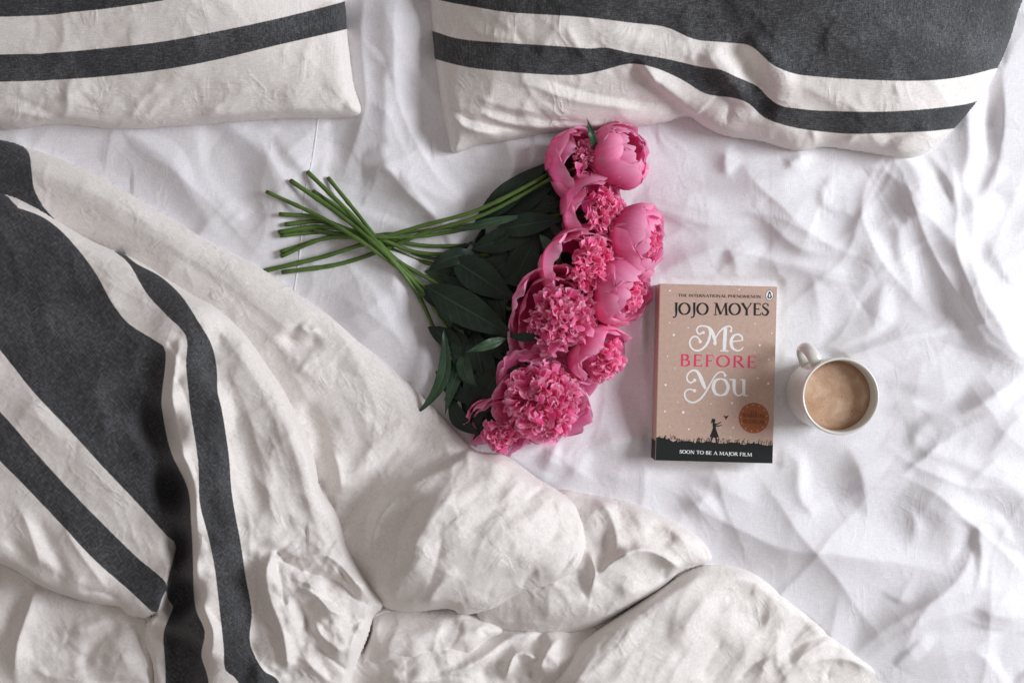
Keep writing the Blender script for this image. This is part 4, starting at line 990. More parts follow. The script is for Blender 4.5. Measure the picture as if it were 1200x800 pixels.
# girl reaching for a bird
gl = [[zb(x, y) for x, y in ((548, 484), (574, 484), (584, 515), (600, 562), (570, 566), (540, 562), (521, 556), (536, 520))],
      [zb(x, y) for x, y in ((546, 436), (562, 436), (574, 452), (575, 486), (549, 486), (546, 460))],
      [zb(553 + 17 * math.cos(a), 420 + 18 * math.sin(a)) for a in [k * math.pi / 7 for k in range(14)]],
      [zb(x, y) for x, y in ((536, 420), (545, 404), (540, 440), (532, 446))]]
fills('girl_silhouette', gl, M['ink'], front)
strokes('girl_silhouette', [sw(zb, [(566, 448), (592, 446), (618, 430)], [12, 9, 7]), sw(zb, [(568, 462), (598, 464), (624, 457)], [12, 9, 7]), sw(zb, [(545, 558), (535, 590), (516, 618)], [14, 10, 8]), sw(zb, [(574, 560), (578, 590), (577, 622)], [14, 10, 9])], M['ink'], front, BK_T + 0.00008)
fills('bird_silhouette', [[zb(x, y) for x, y in ((638, 366), (656, 384), (664, 380), (686, 376), (672, 394), (664, 402), (656, 416), (654, 398), (646, 388))]], M['ink'], front)
# publisher oval
c = za(1032, 152)
ov = lambda rx, ry, n=20: [(c[0] + rx * u * math.cos(2 * math.pi * k / n), c[1] + ry * u * math.sin(2 * math.pi * k / n)) for k in range(n)]
fills('logo_oval', [ov(34, 45)], M['ink'], front, BK_T + 0.00003)
fills('logo_oval', [ov(30, 41)], M['white_ink'], front, BK_T + 0.00006)
fills('logo_bird', [[za(x, y) for x, y in ((1032, 118), (1041, 128), (1046, 148), (1054, 170), (1046, 172), (1042, 182), (1022, 182), (1018, 172), (1010, 172), (1018, 148), (1023, 128))]], M['ink'], front, BK_T + 0.00009)
fills('logo_bird', [[za(x, y) for x, y in ((1033, 136), (1039, 152), (1037, 172), (1027, 172), (1025, 152))]], M['white_ink'], front, BK_T + 0.00012)
# copper sticker
c = zb(898, 397); rr = 130 * u
bm = bmesh.new(); bmesh.ops.create_cone(bm, cap_ends=True, segments=48, radius1=rr, radius2=rr * .995, depth=0.00012)
me = bpy.data.meshes.new('sticker'); bm.to_mesh(me); bm.free(); me.materials.append(M['copper'])
stk = link(bpy.data.objects.new('sticker', me), front); stk.location = (c[0], c[1], BK_T + 0.00009)
stk['label'] = 'round copper foil sticker'
zs = 0.0001
for s_, w, y, h in (('THE', .26, .30, .16), ('NUMBER ONE', .74, 0.04, .26), ('BESTSELLER', .70, -.34, .24)):
    text('sticker_print', s_, (-w * rr, y * rr), (w * rr, (y - .04) * rr), h * rr, M['copper_ink'], stk, 1.0, zs)
fills('sticker_dots', [blob(None, .86 * rr * math.cos(a), .86 * rr * math.sin(a), 6 * u, 8) for a in [k * 2 * math.pi / 13 + .2 for k in range(13)]], M['cover'], stk, zs)

# ------------------------------------------------------------------ mug of coffee
m, nt, b = new_mat('glazed_stoneware'); M['glaze'] = m
v = node(nt, 'ShaderNodeTexCoord').outputs['Object']
nt.links.new(ramp(nt, tex_noise(nt, v, 60, 4), [(0.3, (0.68, 0.665, 0.62)), (0.7, (0.77, 0.755, 0.71))]), b.inputs['Base Color'])
b.inputs['Roughness'].default_value = 0.22; b.inputs['Coat Weight'].default_value = 0.3; b.inputs['Coat Roughness'].default_value = 0.1
m, nt, b = new_mat('milky_coffee'); M['coffee'] = m
v = node(nt, 'ShaderNodeTexCoord').outputs['Object']
rad = node(nt, 'ShaderNodeVectorMath', operation='LENGTH'); nt.links.new(v, rad.inputs[0])
sw_n = tex_noise(nt, mapping(nt, v, scale=(1, 1, 1)), 48, 4, 0.6, 0.5)
c1 = ramp(nt, sw_n, [(0.30, (0.40, 0.235, 0.14)), (0.50, (0.50, 0.32, 0.21)), (0.70, (0.62, 0.45, 0.33))])
vor = node(nt, 'ShaderNodeTexVoronoi'); vor.inputs['Scale'].default_value = 900; nt.links.new(v, vor.inputs['Vector'])
c2 = mixc(nt, math_n(nt, 'MULTIPLY', math_n(nt, 'LESS_THAN', vor.outputs['Distance'], 0.22), 0.35), c1, (0.26, 0.14, 0.075))
c2 = mixc(nt, math_n(nt, 'GREATER_THAN', tex_noise(nt, v, 210, 1), 0.735), c2, (0.15, 0.08, 0.04))
ring = ramp(nt, math_n(nt, 'MULTIPLY', rad.outputs['Value'], 25.0), [(0.80, (0, 0, 0)), (0.92, (1, 1, 1))])
c2 = mixc(nt, math_n(nt, 'MULTIPLY', ring, 0.75), c2, (0.25, 0.125, 0.055))
nt.links.new(c2, b.inputs['Base Color']); b.inputs['Roughness'].default_value = 0.42; b.inputs['Specular IOR Level'].default_value = 0.3
bp = node(nt, 'ShaderNodeBump'); bp.inputs['Distance'].default_value = 0.0004; nt.links.new(vor.outputs['Distance'], bp.inputs['Height']); bp.inputs['Strength'].default_value = .5
nt.links.new(bp.outputs['Normal'], b.inputs['Normal'])

MUG = Vector((0.3495, -0.0582, ZB * .001))
mug = empty('coffee_mug', MUG)
tag(mug, 'small off-white ceramic mug of milky coffee standing beside the paperback', 'mug')
def lathe(name, prof, mat, parent, n=72):
    vs = []; fs = []
    for r, z in prof:
        for k in range(n):
            a = 2 * math.pi * k / n; vs.append((r * math.cos(a), r * math.sin(a), z))
    for i in range(len(prof) - 1):
        for k in range(n):
            fs.append((i * n + k, i * n + (k + 1) % n, (i + 1) * n + (k + 1) % n, (i + 1) * n + k))
    return part(name, vs, fs, mat, parent, True)
prof = [(.0, .003), (.026, .003), (.0285, .0), (.031, .0), (.0345, .0025), (.0375, .007), (.0388, .014), (.0396, .03), (.0404, .05), (.0411, .068), (.0415, .0795), (.0413, .0815), (.0405, .0826), (.0392, .0824), (.0383, .0812), (.0379, .078), (.0374, .064), (.0368, .045), (.036, .02), (.033, .01), (.02, .007), (.0, .007)]
lathe('body', [(max(r, 1e-5), z) for r, z in prof], M['glaze'], mug)
# foam clings a little to the wall
n = 72; vs = [(0, 0, 0)]; fs = []
rings = [(.008, 0), (.016, 0), (.024, 0), (.031, 0), (.0352, .0001), (.0368, .0006), (.0376, .0016)]
for r, z in rings:
    for k in range(n):
        a = 2 * math.pi * k / n; vs.append((r * math.cos(a), r * math.sin(a), z + .00015 * math.sin(5 * a) * (r > .03)))
for k in range(n): fs.append((0, 1 + k, 1 + (k + 1) % n))
for i in range(len(rings) - 1):
    for k in range(n): fs.append((1 + i * n + k, 1 + (i + 1) * n + k, 1 + (i + 1) * n + (k + 1) % n, 1 + i * n + (k + 1) % n))
cof = part('coffee', vs, fs, M['coffee'], mug, True); cof.location = (0, 0, 0.0645)
# ear-shaped handle
ha = math.radians(121); hd = Vector((math.cos(ha), math.sin(ha), 0)); hs = Vector((-math.sin(ha), math.cos(ha), 0))
hp = spline([(.0385, .068), (.0465, .0705), (.055, .0685), (.0605, .060), (.0605, .049), (.055, .038), (.0465, .031), (.038, .028)], .0015)
vs = []; fs = []; nn = 14
for k, (r, z) in enumerate(hp):
    a = hp[min(k + 1, len(hp) - 1)] - hp[max(k - 1, 0)]; a /= np.linalg.norm(a); nrm = hd * (-a[1]) + Vector((0, 0, a[0]))
    t = k / (len(hp) - 1); wS = .0078 - .0014 * math.sin(math.pi * t); wN = .0040 + .0012 * abs(2 * t - 1) ** 3
    for j in range(nn):
        an = 2 * math.pi * j / nn
        vs.append(tuple(hd * r + Vector((0, 0, z)) + hs * (wS * math.cos(an)) + nrm * (wN * math.sin(an))))
    if k:
        for j in range(nn): fs.append(((k - 1) * nn + j, (k - 1) * nn + (j + 1) % nn, k * nn + (j + 1) % nn, k * nn + j))
part('handle', vs, fs, M['glaze'], mug, True)
# ------------------------------------------------------------------ peonies
def petal_mat(name, deep, mid, pale):
    m, nt, b = new_mat(name)
    a = node(nt, 'ShaderNodeAttribute', attribute_name='pet').outputs['Vector']
    sp = node(nt, 'ShaderNodeSeparateXYZ'); nt.links.new(a, sp.inputs[0])
    st = tex_noise(nt, mapping(nt, a, scale=(26, 2.2, 9)), 1.0, 3, 0.6)                 # fine streaks along the petal
    bl = tex_noise(nt, mapping(nt, a, scale=(3, 3, 5)), 1.0, 2)
    e = math_n(nt, 'ABSOLUTE', sp.outputs[0])
    rim = math_n(nt, 'MAXIMUM', math_n(nt, 'POWER', e, 5.0), math_n(nt, 'POWER', sp.outputs[1], 7.0))
    f = math_n(nt, 'ADD', math_n(nt, 'MULTIPLY', sp.outputs[1], 0.42), math_n(nt, 'ADD', math_n(nt, 'MULTIPLY', st, 0.30), math_n(nt, 'MULTIPLY', bl, 0.22)))
    f = math_n(nt, 'ADD', f, math_n(nt, 'MULTIPLY', rim, 0.22))
    c = ramp(nt, f, [(0.10, deep), (0.42, mid), (0.86, pale)])
    hsv = node(nt, 'ShaderNodeHueSaturation'); nt.links.new(c, hsv.inputs['Color'])
    oi = node(nt, 'ShaderNodeObjectInfo'); nt.links.new(math_n(nt, 'ADD', 0.86, math_n(nt, 'MULTIPLY', oi.outputs['Random'], 0.26)), hsv.inputs['Value'])
    nt.links.new(hsv.outputs[0], b.inputs['Base Color'])
    b.inputs['Roughness'].default_value = 0.55; b.inputs['Specular IOR Level'].default_value = 0.25; b.inputs['Sheen Weight'].default_value = 0.08
    tr = node(nt, 'ShaderNodeBsdfTranslucent'); nt.links.new(hsv.outputs[0], tr.inputs['Color'])
    mx = node(nt, 'ShaderNodeMixShader'); mx.inputs[0].default_value = 0.40
    nt.links.new(b.outputs[0], mx.inputs[1]); nt.links.new(tr.outputs[0], mx.inputs[2])
    bp = node(nt, 'ShaderNodeBump'); bp.inputs['Distance'].default_value = 0.0006; bp.inputs['Strength'].default_value = 0.6
    nt.links.new(st, bp.inputs['Height']); nt.links.new(bp.outputs['Normal'], b.inputs['Normal'])
    nt.links.new(mx.outputs[0], nt.nodes['Material Output'].inputs['Surface'])
    return m
M['petal'] = petal_mat('pink_petal', (0.74, 0.014, 0.21), (0.96, 0.115, 0.41), (1.0, 0.50, 0.72))
M['tuft'] = petal_mat('pink_inner_petal', (0.76, 0.012, 0.19), (0.96, 0.13, 0.40), (1.0, 0.60, 0.78))
def green(name, c0, c1, rough=0.4, vein=True):
    m, nt, b = new_mat(name)
    v = node(nt, 'ShaderNodeTexCoord').outputs['Object']
    f = tex_noise(nt, v, 45, 4, 0.6)
    c = ramp(nt, f, [(0.3, c0), (0.7, c1)])
    if vein:
        a = node(nt, 'ShaderNodeAttribute', attribute_name='pet').outputs['Vector']
        sp = node(nt, 'ShaderNodeSeparateXYZ'); nt.links.new(a, sp.inputs[0])
        e = math_n(nt, 'ABSOLUTE', sp.outputs[0])
        mid = math_n(nt, 'LESS_THAN', e, 0.055)
        w = math_n(nt, 'FRACT', math_n(nt, 'ADD', math_n(nt, 'MULTIPLY', sp.outputs[1], 9.0), math_n(nt, 'MULTIPLY', e, -1.6)))
        sv = math_n(nt, 'MULTIPLY', math_n(nt, 'LESS_THAN', w, 0.07), 0.35)
        c = mixc(nt, math_n(nt, 'MAXIMUM', math_n(nt, 'MULTIPLY', mid, 0.7), sv), c, tuple(min(1, x * 2.1 + .004) for x in c1))
        bp = node(nt, 'ShaderNodeBump'); bp.inputs['Distance'].default_value = 0.0008; bp.inputs['Strength'].default_value = 0.5
        nt.links.new(math_n(nt, 'SUBTRACT', f, math_n(nt, 'ADD', mid, sv)), bp.inputs['Height']); nt.links.new(bp.outputs['Normal'], b.inputs['Normal'])
    nt.links.new(c, b.inputs['Base Color']); b.inputs['Roughness'].default_value = rough; b.inputs['Specular IOR Level'].default_value = 0.35
    return m
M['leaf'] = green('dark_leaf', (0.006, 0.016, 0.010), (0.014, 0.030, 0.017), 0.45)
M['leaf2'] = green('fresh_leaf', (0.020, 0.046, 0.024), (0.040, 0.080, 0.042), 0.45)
M['stem'] = green('green_stem', (0.056, 0.110, 0.020), (0.112, 0.188, 0.044), 0.45, False)
M['stem_cut'] = paper('cut_stem_end', (0.16, 0.19, 0.07), 0.8)

def add_mesh(name, vs, fs, mat, parent, uv=None, smooth=True):
    """world-space verts under a parent empty that only has a location"""
    o = mesh_obj(name, vs, fs, mat, None, smooth, uv)
    o.parent = parent; o.matrix_parent_inverse = Matrix.Translation(-Vector(parent.location))
    return o
def tube(name, pts3, r0, r1, mat, parent, n=8):
    P_ = spline([tuple(p) for p in pts3], 0.006) if len(pts3) > 2 else np.array([tuple(p) for p in pts3])
    vs = []; fs = []; m = len(P_); up = Vector((0, 0, 1))
    for k in range(m):
        a = Vector(P_[min(k + 1, m - 1)] - P_[max(k - 1, 0)]).normalized(); s = a.cross(up)
        s = s.normalized() if s.length > 1e-4 else Vector((1, 0, 0)); w = s.cross(a)
        r = r0 + (r1 - r0) * k / (m - 1); r *= 1 + 0.05 * math.sin(k * 1.7) + (0.22 if k % 13 == 6 else 0)
        for j in range(n):
            an = 2 * math.pi * j / n; vs.append(Vector(P_[k]) + s * (r * math.cos(an)) + w * (r * math.sin(an)))
        if k:
            for j in range(n): fs.append(((k - 1) * n + j, (k - 1) * n + (j + 1) % n, k * n + (j + 1) % n, k * n + j))
    b = len(vs); vs.append(Vector(P_[0])); fs += [(b, (j + 1) % n, j) for j in range(n)]
    b = len(vs); vs.append(Vector(P_[-1])); e = (m - 1) * n; fs += [(b, e + j, e + (j + 1) % n) for j in range(n)]
    return add_mesh(name, vs, fs, mat, parent)
def leaf(base, tip, w, z0, z1, parent, mat='leaf', bend=0.0, arch=0.008, fold=0.22, twist=0.0, name='leaf'):
    """base, tip and width in photograph px; heights in m"""
    A = at(base[0], base[1], z0); B = at(tip[0], tip[1], z1); d = B - A; Ln = d.length; d.normalize()
    s = d.cross(Vector((0, 0, 1))).normalized(); up = s.cross(d)
    w = w * 0.00072 / 2; vs = []; fs = []; uv = []; nu, nv = 6, 12
    for i in range(nv + 1):
        t = i / nv; hw = w * (math.sin(math.pi * t ** 0.8) ** 1.15 if 0 < t < 1 else 0.0) 
        c = A + d * (Ln * t) + s * (bend * Ln * math.sin(math.pi * t)) + up * (arch * math.sin(math.pi * t * .9))
        for j in range(nu + 1):
            e = 2 * j / nu - 1; tw = twist * t
            wav = 0.0012 * math.sin(t * 17 + e * 2 + base[0]) * abs(e)
            off = s * (hw * e * math.cos(tw)) + up * (hw * abs(e) * fold + hw * e * math.sin(tw) - hw * e * e * fold * .5 + wav)
            vs.append(c + off); uv.append((e, t, (base[0] * .37 + tip[1] * .11) % 7))
        if i:
            for j in range(nu):
                q0 = (i - 1) * (nu + 1) + j; fs.append((q0, q0 + 1, q0 + nu + 2, q0 + nu + 1))
    return add_mesh(name, vs, fs, M[mat], parent, uv)

def frame(ax):
    w = Vector(ax).normalized(); u_ = w.cross(Vector((0, 0, 1)))
    u_ = u_.normalized() if u_.length > 1e-3 else Vector((1, 0, 0)); return u_, w.cross(u_), w
def petal(parent, C, F, R, phi, th1, wid, squash=1.0, flare=0.0, ruff=0.03, th0=18, seed=0, tipn=0.05, curl=0.0, mat='petal'):
    """one cupped petal on an ovoid: from polar angle th0 (at the stem) to th1, half width wid (fraction of R)"""
    u_, v_, w_ = F; q = random.Random(seed); nu, nv = 10, 10
    vs = []; uv = []; fs = []; wob = (seed // 100) * 1.9; ph = [q.uniform(0, 6.28) for _ in range(6)]; am = q.uniform(.7, 1.2)
    for i in range(nv + 1):
        t = i / nv
        hw = wid * (0.22 + 0.78 * math.sin(math.pi * (0.08 + 0.60 * t)) ** 1.0) * (1 - 0.55 * max(0, t - .78) ** 1.4 / .22 ** 1.4 * .9)
        for j in range(nu + 1):
            e = 2 * j / nu - 1
            tl = t * (1 - 0.13 * abs(e) ** 2.6 * t - tipn * math.exp(-(e / .16) ** 2) * t ** 6 + 0.03 * math.sin(3.1 * e + ph[0]) * t)
            th = math.radians(th0 + (th1 - th0) * tl)
            rr = R * (1 + flare * tl ** 2.2 + am * ruff * tl ** 2 * (math.sin(4.2 * e + ph[1]) + .6 * math.sin(8.3 * e + ph[2] + 3 * t)) + .012 * math.sin(9 * e + ph[3]) * t)
            if curl and tl > .75: rr *= 1 + curl * (tl - .75) ** 1.2 * 4
            rr *= 1 + 0.06 * math.sin(2 * phi + 1.7 * e * hw + wob) * tl + 0.05 * math.sin(3.3 * (phi + e * hw) + 2.6 * th + 2 * wob)
            s_ = max(math.sin(th), 0.25); az = phi + hw * e / s_ * (1 if s_ > .5 else .8)
            az += .05 * math.sin(3 * t + ph[4])
            rr *= 1 - 0.05 * (1 - e * e)  if squash < 0 else 1
            p = C + (u_ * math.cos(az) + v_ * math.sin(az)) * (rr * math.sin(th)) - w_ * (rr * abs(squash) * math.cos(th))
            vs.append(p); uv.append((e, tl, q.random() * 0 + phi + seed * .71))
        if i:
            for j in range(nu):
                q0 = (i - 1) * (nu + 1) + j; fs.append((q0, q0 + 1, q0 + nu + 2, q0 + nu + 1))
    return add_mesh('petal', vs, fs, M[mat], parent, uv)
def tuft(parent, C, F, R, n, cone, seed, rin=0.25, rout=(0.70, 1.04), wid=0.0026, squash=1.0, lift=0.0):
    """the packed heart of small crinkled petals"""
    u_, v_, w_ = F; q = random.Random(seed); vs = []; fs = []; uv = []
    n = int(n * 1.25)
    for k in range(n):
        th = math.radians(cone) * math.sqrt((k + .5) / n) * q.uniform(.9, 1.08); az = q.uniform(0, 2 * math.pi)
        lump = 1 + .09 * math.sin(3 * az + seed) * math.sin(2.5 * th) + .06 * math.sin(5 * az + 4 * th + seed)
        d0 = w_ * math.cos(th) * squash + (u_ * math.cos(az) + v_ * math.sin(az)) * math.sin(th)
        jit = Vector((q.gauss(0, 1), q.gauss(0, 1), q.gauss(0, 1)))
        d = (d0.normalized() + jit * .30).normalized()
        s = d.cross(Vector((q.gauss(0, 1), q.gauss(0, 1), q.gauss(0, 1)))).normalized(); o = s.cross(d).normalized()
        top = R * q.uniform(*rout) * lump; ln = R * q.uniform(.28, .5)
        tip = C + w_ * lift + d0 * top; w0 = wid * q.uniform(.75, 1.7); b = len(vs)
        cu = q.uniform(.1, .75) * ln * q.choice((-1, 1)); tw = q.gauss(0, 1.1)
        K_ = 6; zz = (k * .618) % 1 * 9; lob = q.uniform(2, 5)
        for i in range(K_ + 1):
            t = i / K_; c = tip - d * (ln * (1 - t)) + o * (cu * (t * t - .6 * t)) - d * (ln * .45 * max(0, t - .7) ** 2 * 4 * q.uniform(.6, 1.2))
            hw = w0 * (0.3 + 1.05 * math.sin(math.pi * min(.88, .12 + .72 * t))) * (1 + .18 * math.sin(lob * 3 * t + k))
            sd = (s * math.cos(tw * t) + o * math.sin(tw * t)); nn_ = sd.cross(d)
            cup = nn_ * (hw * .75 * t)
            vs += [c - sd * hw + cup, c + d * (hw * .3 * (t > .95)), c + sd * hw + cup]
            uv += [(-.9, t * 1.05, zz), (0, t * .86, zz), (.9, t * 1.05, zz)]
            if i:
                q0 = b + (i - 1) * 3
                for j in (0, 1): fs.append((q0 + j, q0 + j + 1, q0 + j + 4, q0 + j + 3))
    o = add_mesh('inner_petals', vs, fs, M['tuft'], parent, uv); o['kind'] = 'stuff'; return o

CROSS = (440, 282)
def make_peony(label, c, z, R, ax, end, mids, guards, tuf, seed, squash=0.9, zend=None, cross_z=0.022):
    """c centre px, z centre height, R radius m, ax facing direction, end = cut end px, mids = stem px between the crossing and the bloom"""
    C = at(c[0], c[1], z); F = frame(ax)
    p = empty('peony', at(c[0], c[1], 0.008))
    tag(p, label, 'flower', 'cut peonies in the bouquet')
    for k, gd in enumerate(guards):
        phi, th1, wid, rs, fl = gd[:5]
        petal(p, C, F, R * rs, phi, th1, wid, squash, fl, gd[5] if len(gd) > 5 else 0.035, seed=seed * 100 + k, curl=gd[6] if len(gd) > 6 else 0)
    if tuf: tuft(p, C, F, R * tuf.get('r', .8), tuf['n'], tuf['cone'], seed, wid=tuf.get('w', .0026), squash=tuf.get('sq', 1.0), lift=tuf.get('lift', 0.0), rin=tuf.get('rin', .25))
    base = C - F[2] * (R * squash * .95)
    ez = zend if zend is not None else max(0.012, sheet_z(*end) + .004)
    pts = [at(end[0], end[1], ez)]
    for k, (x, y, zz) in enumerate(mids): pts.append(at(x, y, zz))
    pts.append(base)
    st = tube('stem', pts, .0023 + .0003 * (seed * 7 % 4) / 2, .0021, M['stem'], p)
    d = (pts[0] - pts[1]).normalized()
    tube('cut_end', [pts[0] + d * .0004, pts[0] + d * .0012], .0024, .0022, M['stem_cut'], st)
    # green sepals under the bloom
    for k in range(3):
        petal(p, C, F, R * 1.03, 2.1 * k + seed, 62, .34, squash, 0, .01, th0=8, seed=seed * 100 + 50 + k, mat='leaf2').name = 'sepal'
    return p
def ringof(n, th, wid, rs, fl, ph0=0.0, jit=.18, seed=0, ruff=.035, curl=0):
    q = random.Random(seed); return [(ph0 + 2 * math.pi * k / n + q.gauss(0, jit), th + q.gauss(0, 6), wid * q.uniform(.9, 1.12), rs * q.uniform(.97, 1.03), fl + q.gauss(0, .03), ruff, curl) for k in range(n)]
# blooms: the stems cross at one point, so the cut ends high on the left carry the low blooms and the other way round
P_ = {}
P_[1] = make_peony('half-open pink peony touching the hem of the wavy-striped pillow, its tuft just showing', (677, 193), .046, .0375, (.66, .04, .62), (311, 317), [(378, 301, .018), (425, 286, .024), (490, 266, .034), (560, 246, .046), (625, 214, .048)],
    ringof(5, 120, 1.05, 1.04, .06, 2.6, seed=1, ruff=.05) + ringof(5, 118, .85, .9, .0, 1.0, seed=2, ruff=.05), dict(n=150, cone=56, r=.88), 1, .9)
P_[2] = make_peony('closed round pink peony beside the small upright leaf at the pillow hem', (726, 182), .048, .0372, (.74, .24, .48), (331, 319), [(395, 310, .014), (440, 296, .016), (500, 272, .028), (570, 250, .044), (655, 205, .044)],
    ringof(6, 132, .95, 1.02, .03, .4, seed=3, ruff=.05) + ringof(5, 146, .9, .93, .02, 1.2, seed=4, ruff=.05) + ringof(4, 150, .8, .82, 0, .5, seed=44, ruff=.05), None, 2, .80)
P_[3] = make_peony('pink peony cup with one broad smooth petal, second bloom along from the pillow', (697, 247), .050, .0385, (.62, -.10, .70), (330, 300), [(378, 280, .022), (430, 278, .03), (500, 276, .024), (580, 262, .026), (640, 255, .034)],
    ringof(5, 116, 1.1, 1.03, .05, 2.9, seed=5, ruff=.05) + ringof(5, 112, .8, .88, .02, .8, seed=6, ruff=.05), dict(n=170, cone=60, r=.9), 3, .9)
P_[4] = make_peony('closed pale pink peony bulging out over the sheet above the book corner', (747, 281), .046, .0400, (.84, -.16, .42), (329, 295), [(385, 278, .014), (430, 274, .022), (500, 288, .016), (600, 285, .02), (690, 283, .028)],
    ringof(6, 128, 1.0, 1.0, .05, .2, seed=7, ruff=.05) + ringof(5, 140, .95, .92, .02, .9, seed=8, ruff=.05) + ringof(4, 145, .8, .82, .0, .4, seed=48, ruff=.05), dict(n=60, cone=42, r=.78, sq=.8), 4, .80)
P_[5] = make_peony('pink peony with tall upright guard petals around a narrow crinkled tuft', (682, 310), .056, .0425, (.48, -.16, .78), (327, 272), [(375, 266, .018), (430, 274, .026), (490, 296, .02), (560, 298, .024), (640, 305, .038)],
    ringof(5, 112, 1.0, 1.03, .10, 2.2, seed=9, ruff=.06) + ringof(5, 112, .8, .88, .06, .5, seed=10, ruff=.06), dict(n=190, cone=58, r=.92), 5, 1.0)
P_[6] = make_peony('closed pink peony with a pale outer petal next to the book spine top', (728, 341), .046, .0390, (.74, -.26, .48), (334, 263), [(380, 260, .014), (430, 278, .016), (500, 308, .014), (600, 322, .018), (680, 336, .028)],
    ringof(6, 122, .95, 1.02, .06, .9, seed=11, ruff=.05) + ringof(5, 134, .9, .9, .02, .2, seed=12, ruff=.05), dict(n=90, cone=48, r=.80, sq=.85), 6, .80)
P_[7] = make_peony('large ruffled pink peony with a hollow cupped petal and spilling tuft', (652, 370), .056, .0485, (.22, -.30, .86), (328, 251), [(375, 256, .022), (430, 282, .03), (480, 314, .02), (540, 345, .02), (600, 362, .03)],
    ringof(6, 98, .85, 1.04, .10, 2.3, seed=13, ruff=.06) + ringof(5, 102, .7, .88, .05, 1.9, seed=14, ruff=.06) + [(2.6, 112, .6, .74, .05, .06), (3.6, 108, .6, .78, .08, .06)], dict(n=300, cone=72, r=.93, w=.0027), 7, .88)
P_[8] = make_peony('small pink peony cup turned away towards the book', (702, 416), .038, .0345, (.66, -.46, .52), (313, 225), [(375, 254, .03), (425, 284, .036), (490, 330, .022), (560, 372, .016), (640, 398, .022)],
    ringof(5, 108, 1.0, 1.02, .05, .6, seed=15, ruff=.05) + ringof(4, 112, .8, .88, .02, 1.5, seed=16, ruff=.05), dict(n=150, cone=64, r=.86), 8, .9)
P_[9] = make_peony('fullest pink peony, a wide dome of crinkled petals with pointed guard petals', (634, 468), .050, .0475, (.20, -.22, .92), (341, 212), [(392, 247, .03), (440, 286, .036), (490, 336, .022), (535, 395, .018), (585, 445, .026)],
    ringof(7, 88, .6, 1.04, .12, 2.4, seed=17, ruff=.06) + ringof(5, 84, .58, .96, .16, 2.2, seed=18, ruff=.06) + [(2.75, 78, .42, 1.32, .22, .05), (3.5, 80, .45, 1.2, .18, .06)], dict(n=440, cone=92, r=1.0, w=.0029), 9, .8)
P_[10] = make_peony('pink peony tucked low beneath the leaves, resting against the duvet puff', (586, 501), .034, .037, (-.05, -.50, .62), (361, 202), [(412, 252, .034), (452, 296, .034), (490, 346, .02), (520, 410, .016), (555, 465, .02)],
    ringof(6, 98, .75, 1.02, .16, 0, seed=19, ruff=.06) + ringof(5, 96, .65, .88, .1, .6, seed=20, ruff=.06), dict(n=110, cone=60, r=.72), 10, .75)

# stems that carry only leaves
def leafy(label, end, pts, lv, zend=None):
    p = empty('leafy_stem', at(end[0], end[1], .006)); tag(p, label, 'stem', 'leafy stems in the bouquet')
    P3 = [at(end[0], end[1], zend or max(.012, sheet_z(*end) + .004))] + [at(*q) for q in pts]
    st = tube('stem', P3, .0024, .0016, M['stem'], p)
    d = (P3[0] - P3[1]).normalized(); tube('cut_end', [P3[0] + d * .0004, P3[0] + d * .0012], .0023, .0021, M['stem_cut'], st)
    for a in lv: leaf(*a[:5], p, **(a[5] if len(a) > 5 else {}))
    return p
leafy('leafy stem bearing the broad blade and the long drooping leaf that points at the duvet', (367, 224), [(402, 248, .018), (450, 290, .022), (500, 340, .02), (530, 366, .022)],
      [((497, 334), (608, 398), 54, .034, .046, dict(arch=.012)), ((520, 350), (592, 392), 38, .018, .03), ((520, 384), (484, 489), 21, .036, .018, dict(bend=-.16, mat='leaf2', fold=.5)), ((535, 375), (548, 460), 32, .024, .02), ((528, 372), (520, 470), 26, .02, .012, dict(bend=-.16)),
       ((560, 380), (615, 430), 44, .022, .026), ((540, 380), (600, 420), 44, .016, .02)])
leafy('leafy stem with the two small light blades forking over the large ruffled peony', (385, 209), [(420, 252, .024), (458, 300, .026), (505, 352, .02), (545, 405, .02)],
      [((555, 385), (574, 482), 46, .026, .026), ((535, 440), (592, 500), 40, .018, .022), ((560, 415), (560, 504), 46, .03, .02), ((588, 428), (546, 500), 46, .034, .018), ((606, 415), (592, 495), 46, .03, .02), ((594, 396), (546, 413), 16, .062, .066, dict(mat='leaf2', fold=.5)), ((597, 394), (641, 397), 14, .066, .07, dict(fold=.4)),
       ((545, 400), (530, 482), 34, .016, .012), ((570, 440), (610, 500), 44, .014, .014)])
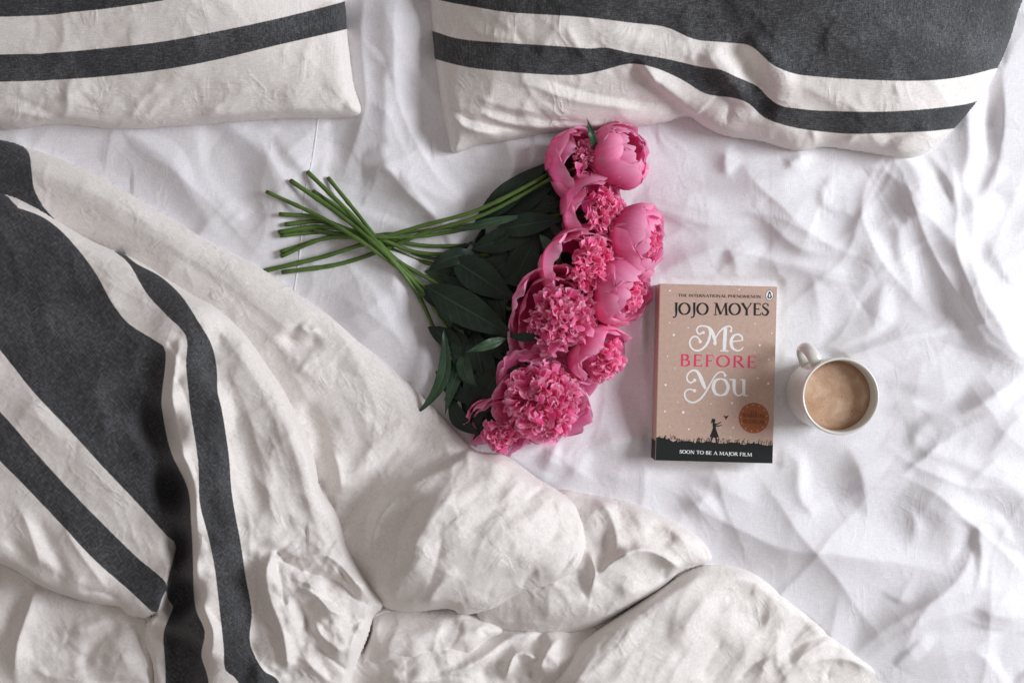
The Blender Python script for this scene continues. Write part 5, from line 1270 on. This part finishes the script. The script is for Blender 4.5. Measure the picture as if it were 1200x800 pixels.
leafy('leafy stem with dark blades below the top blooms and one upright tip at the pillow', (329, 276), [(378, 272, .014), (420, 276, .02), (480, 272, .02), (560, 262, .022)],
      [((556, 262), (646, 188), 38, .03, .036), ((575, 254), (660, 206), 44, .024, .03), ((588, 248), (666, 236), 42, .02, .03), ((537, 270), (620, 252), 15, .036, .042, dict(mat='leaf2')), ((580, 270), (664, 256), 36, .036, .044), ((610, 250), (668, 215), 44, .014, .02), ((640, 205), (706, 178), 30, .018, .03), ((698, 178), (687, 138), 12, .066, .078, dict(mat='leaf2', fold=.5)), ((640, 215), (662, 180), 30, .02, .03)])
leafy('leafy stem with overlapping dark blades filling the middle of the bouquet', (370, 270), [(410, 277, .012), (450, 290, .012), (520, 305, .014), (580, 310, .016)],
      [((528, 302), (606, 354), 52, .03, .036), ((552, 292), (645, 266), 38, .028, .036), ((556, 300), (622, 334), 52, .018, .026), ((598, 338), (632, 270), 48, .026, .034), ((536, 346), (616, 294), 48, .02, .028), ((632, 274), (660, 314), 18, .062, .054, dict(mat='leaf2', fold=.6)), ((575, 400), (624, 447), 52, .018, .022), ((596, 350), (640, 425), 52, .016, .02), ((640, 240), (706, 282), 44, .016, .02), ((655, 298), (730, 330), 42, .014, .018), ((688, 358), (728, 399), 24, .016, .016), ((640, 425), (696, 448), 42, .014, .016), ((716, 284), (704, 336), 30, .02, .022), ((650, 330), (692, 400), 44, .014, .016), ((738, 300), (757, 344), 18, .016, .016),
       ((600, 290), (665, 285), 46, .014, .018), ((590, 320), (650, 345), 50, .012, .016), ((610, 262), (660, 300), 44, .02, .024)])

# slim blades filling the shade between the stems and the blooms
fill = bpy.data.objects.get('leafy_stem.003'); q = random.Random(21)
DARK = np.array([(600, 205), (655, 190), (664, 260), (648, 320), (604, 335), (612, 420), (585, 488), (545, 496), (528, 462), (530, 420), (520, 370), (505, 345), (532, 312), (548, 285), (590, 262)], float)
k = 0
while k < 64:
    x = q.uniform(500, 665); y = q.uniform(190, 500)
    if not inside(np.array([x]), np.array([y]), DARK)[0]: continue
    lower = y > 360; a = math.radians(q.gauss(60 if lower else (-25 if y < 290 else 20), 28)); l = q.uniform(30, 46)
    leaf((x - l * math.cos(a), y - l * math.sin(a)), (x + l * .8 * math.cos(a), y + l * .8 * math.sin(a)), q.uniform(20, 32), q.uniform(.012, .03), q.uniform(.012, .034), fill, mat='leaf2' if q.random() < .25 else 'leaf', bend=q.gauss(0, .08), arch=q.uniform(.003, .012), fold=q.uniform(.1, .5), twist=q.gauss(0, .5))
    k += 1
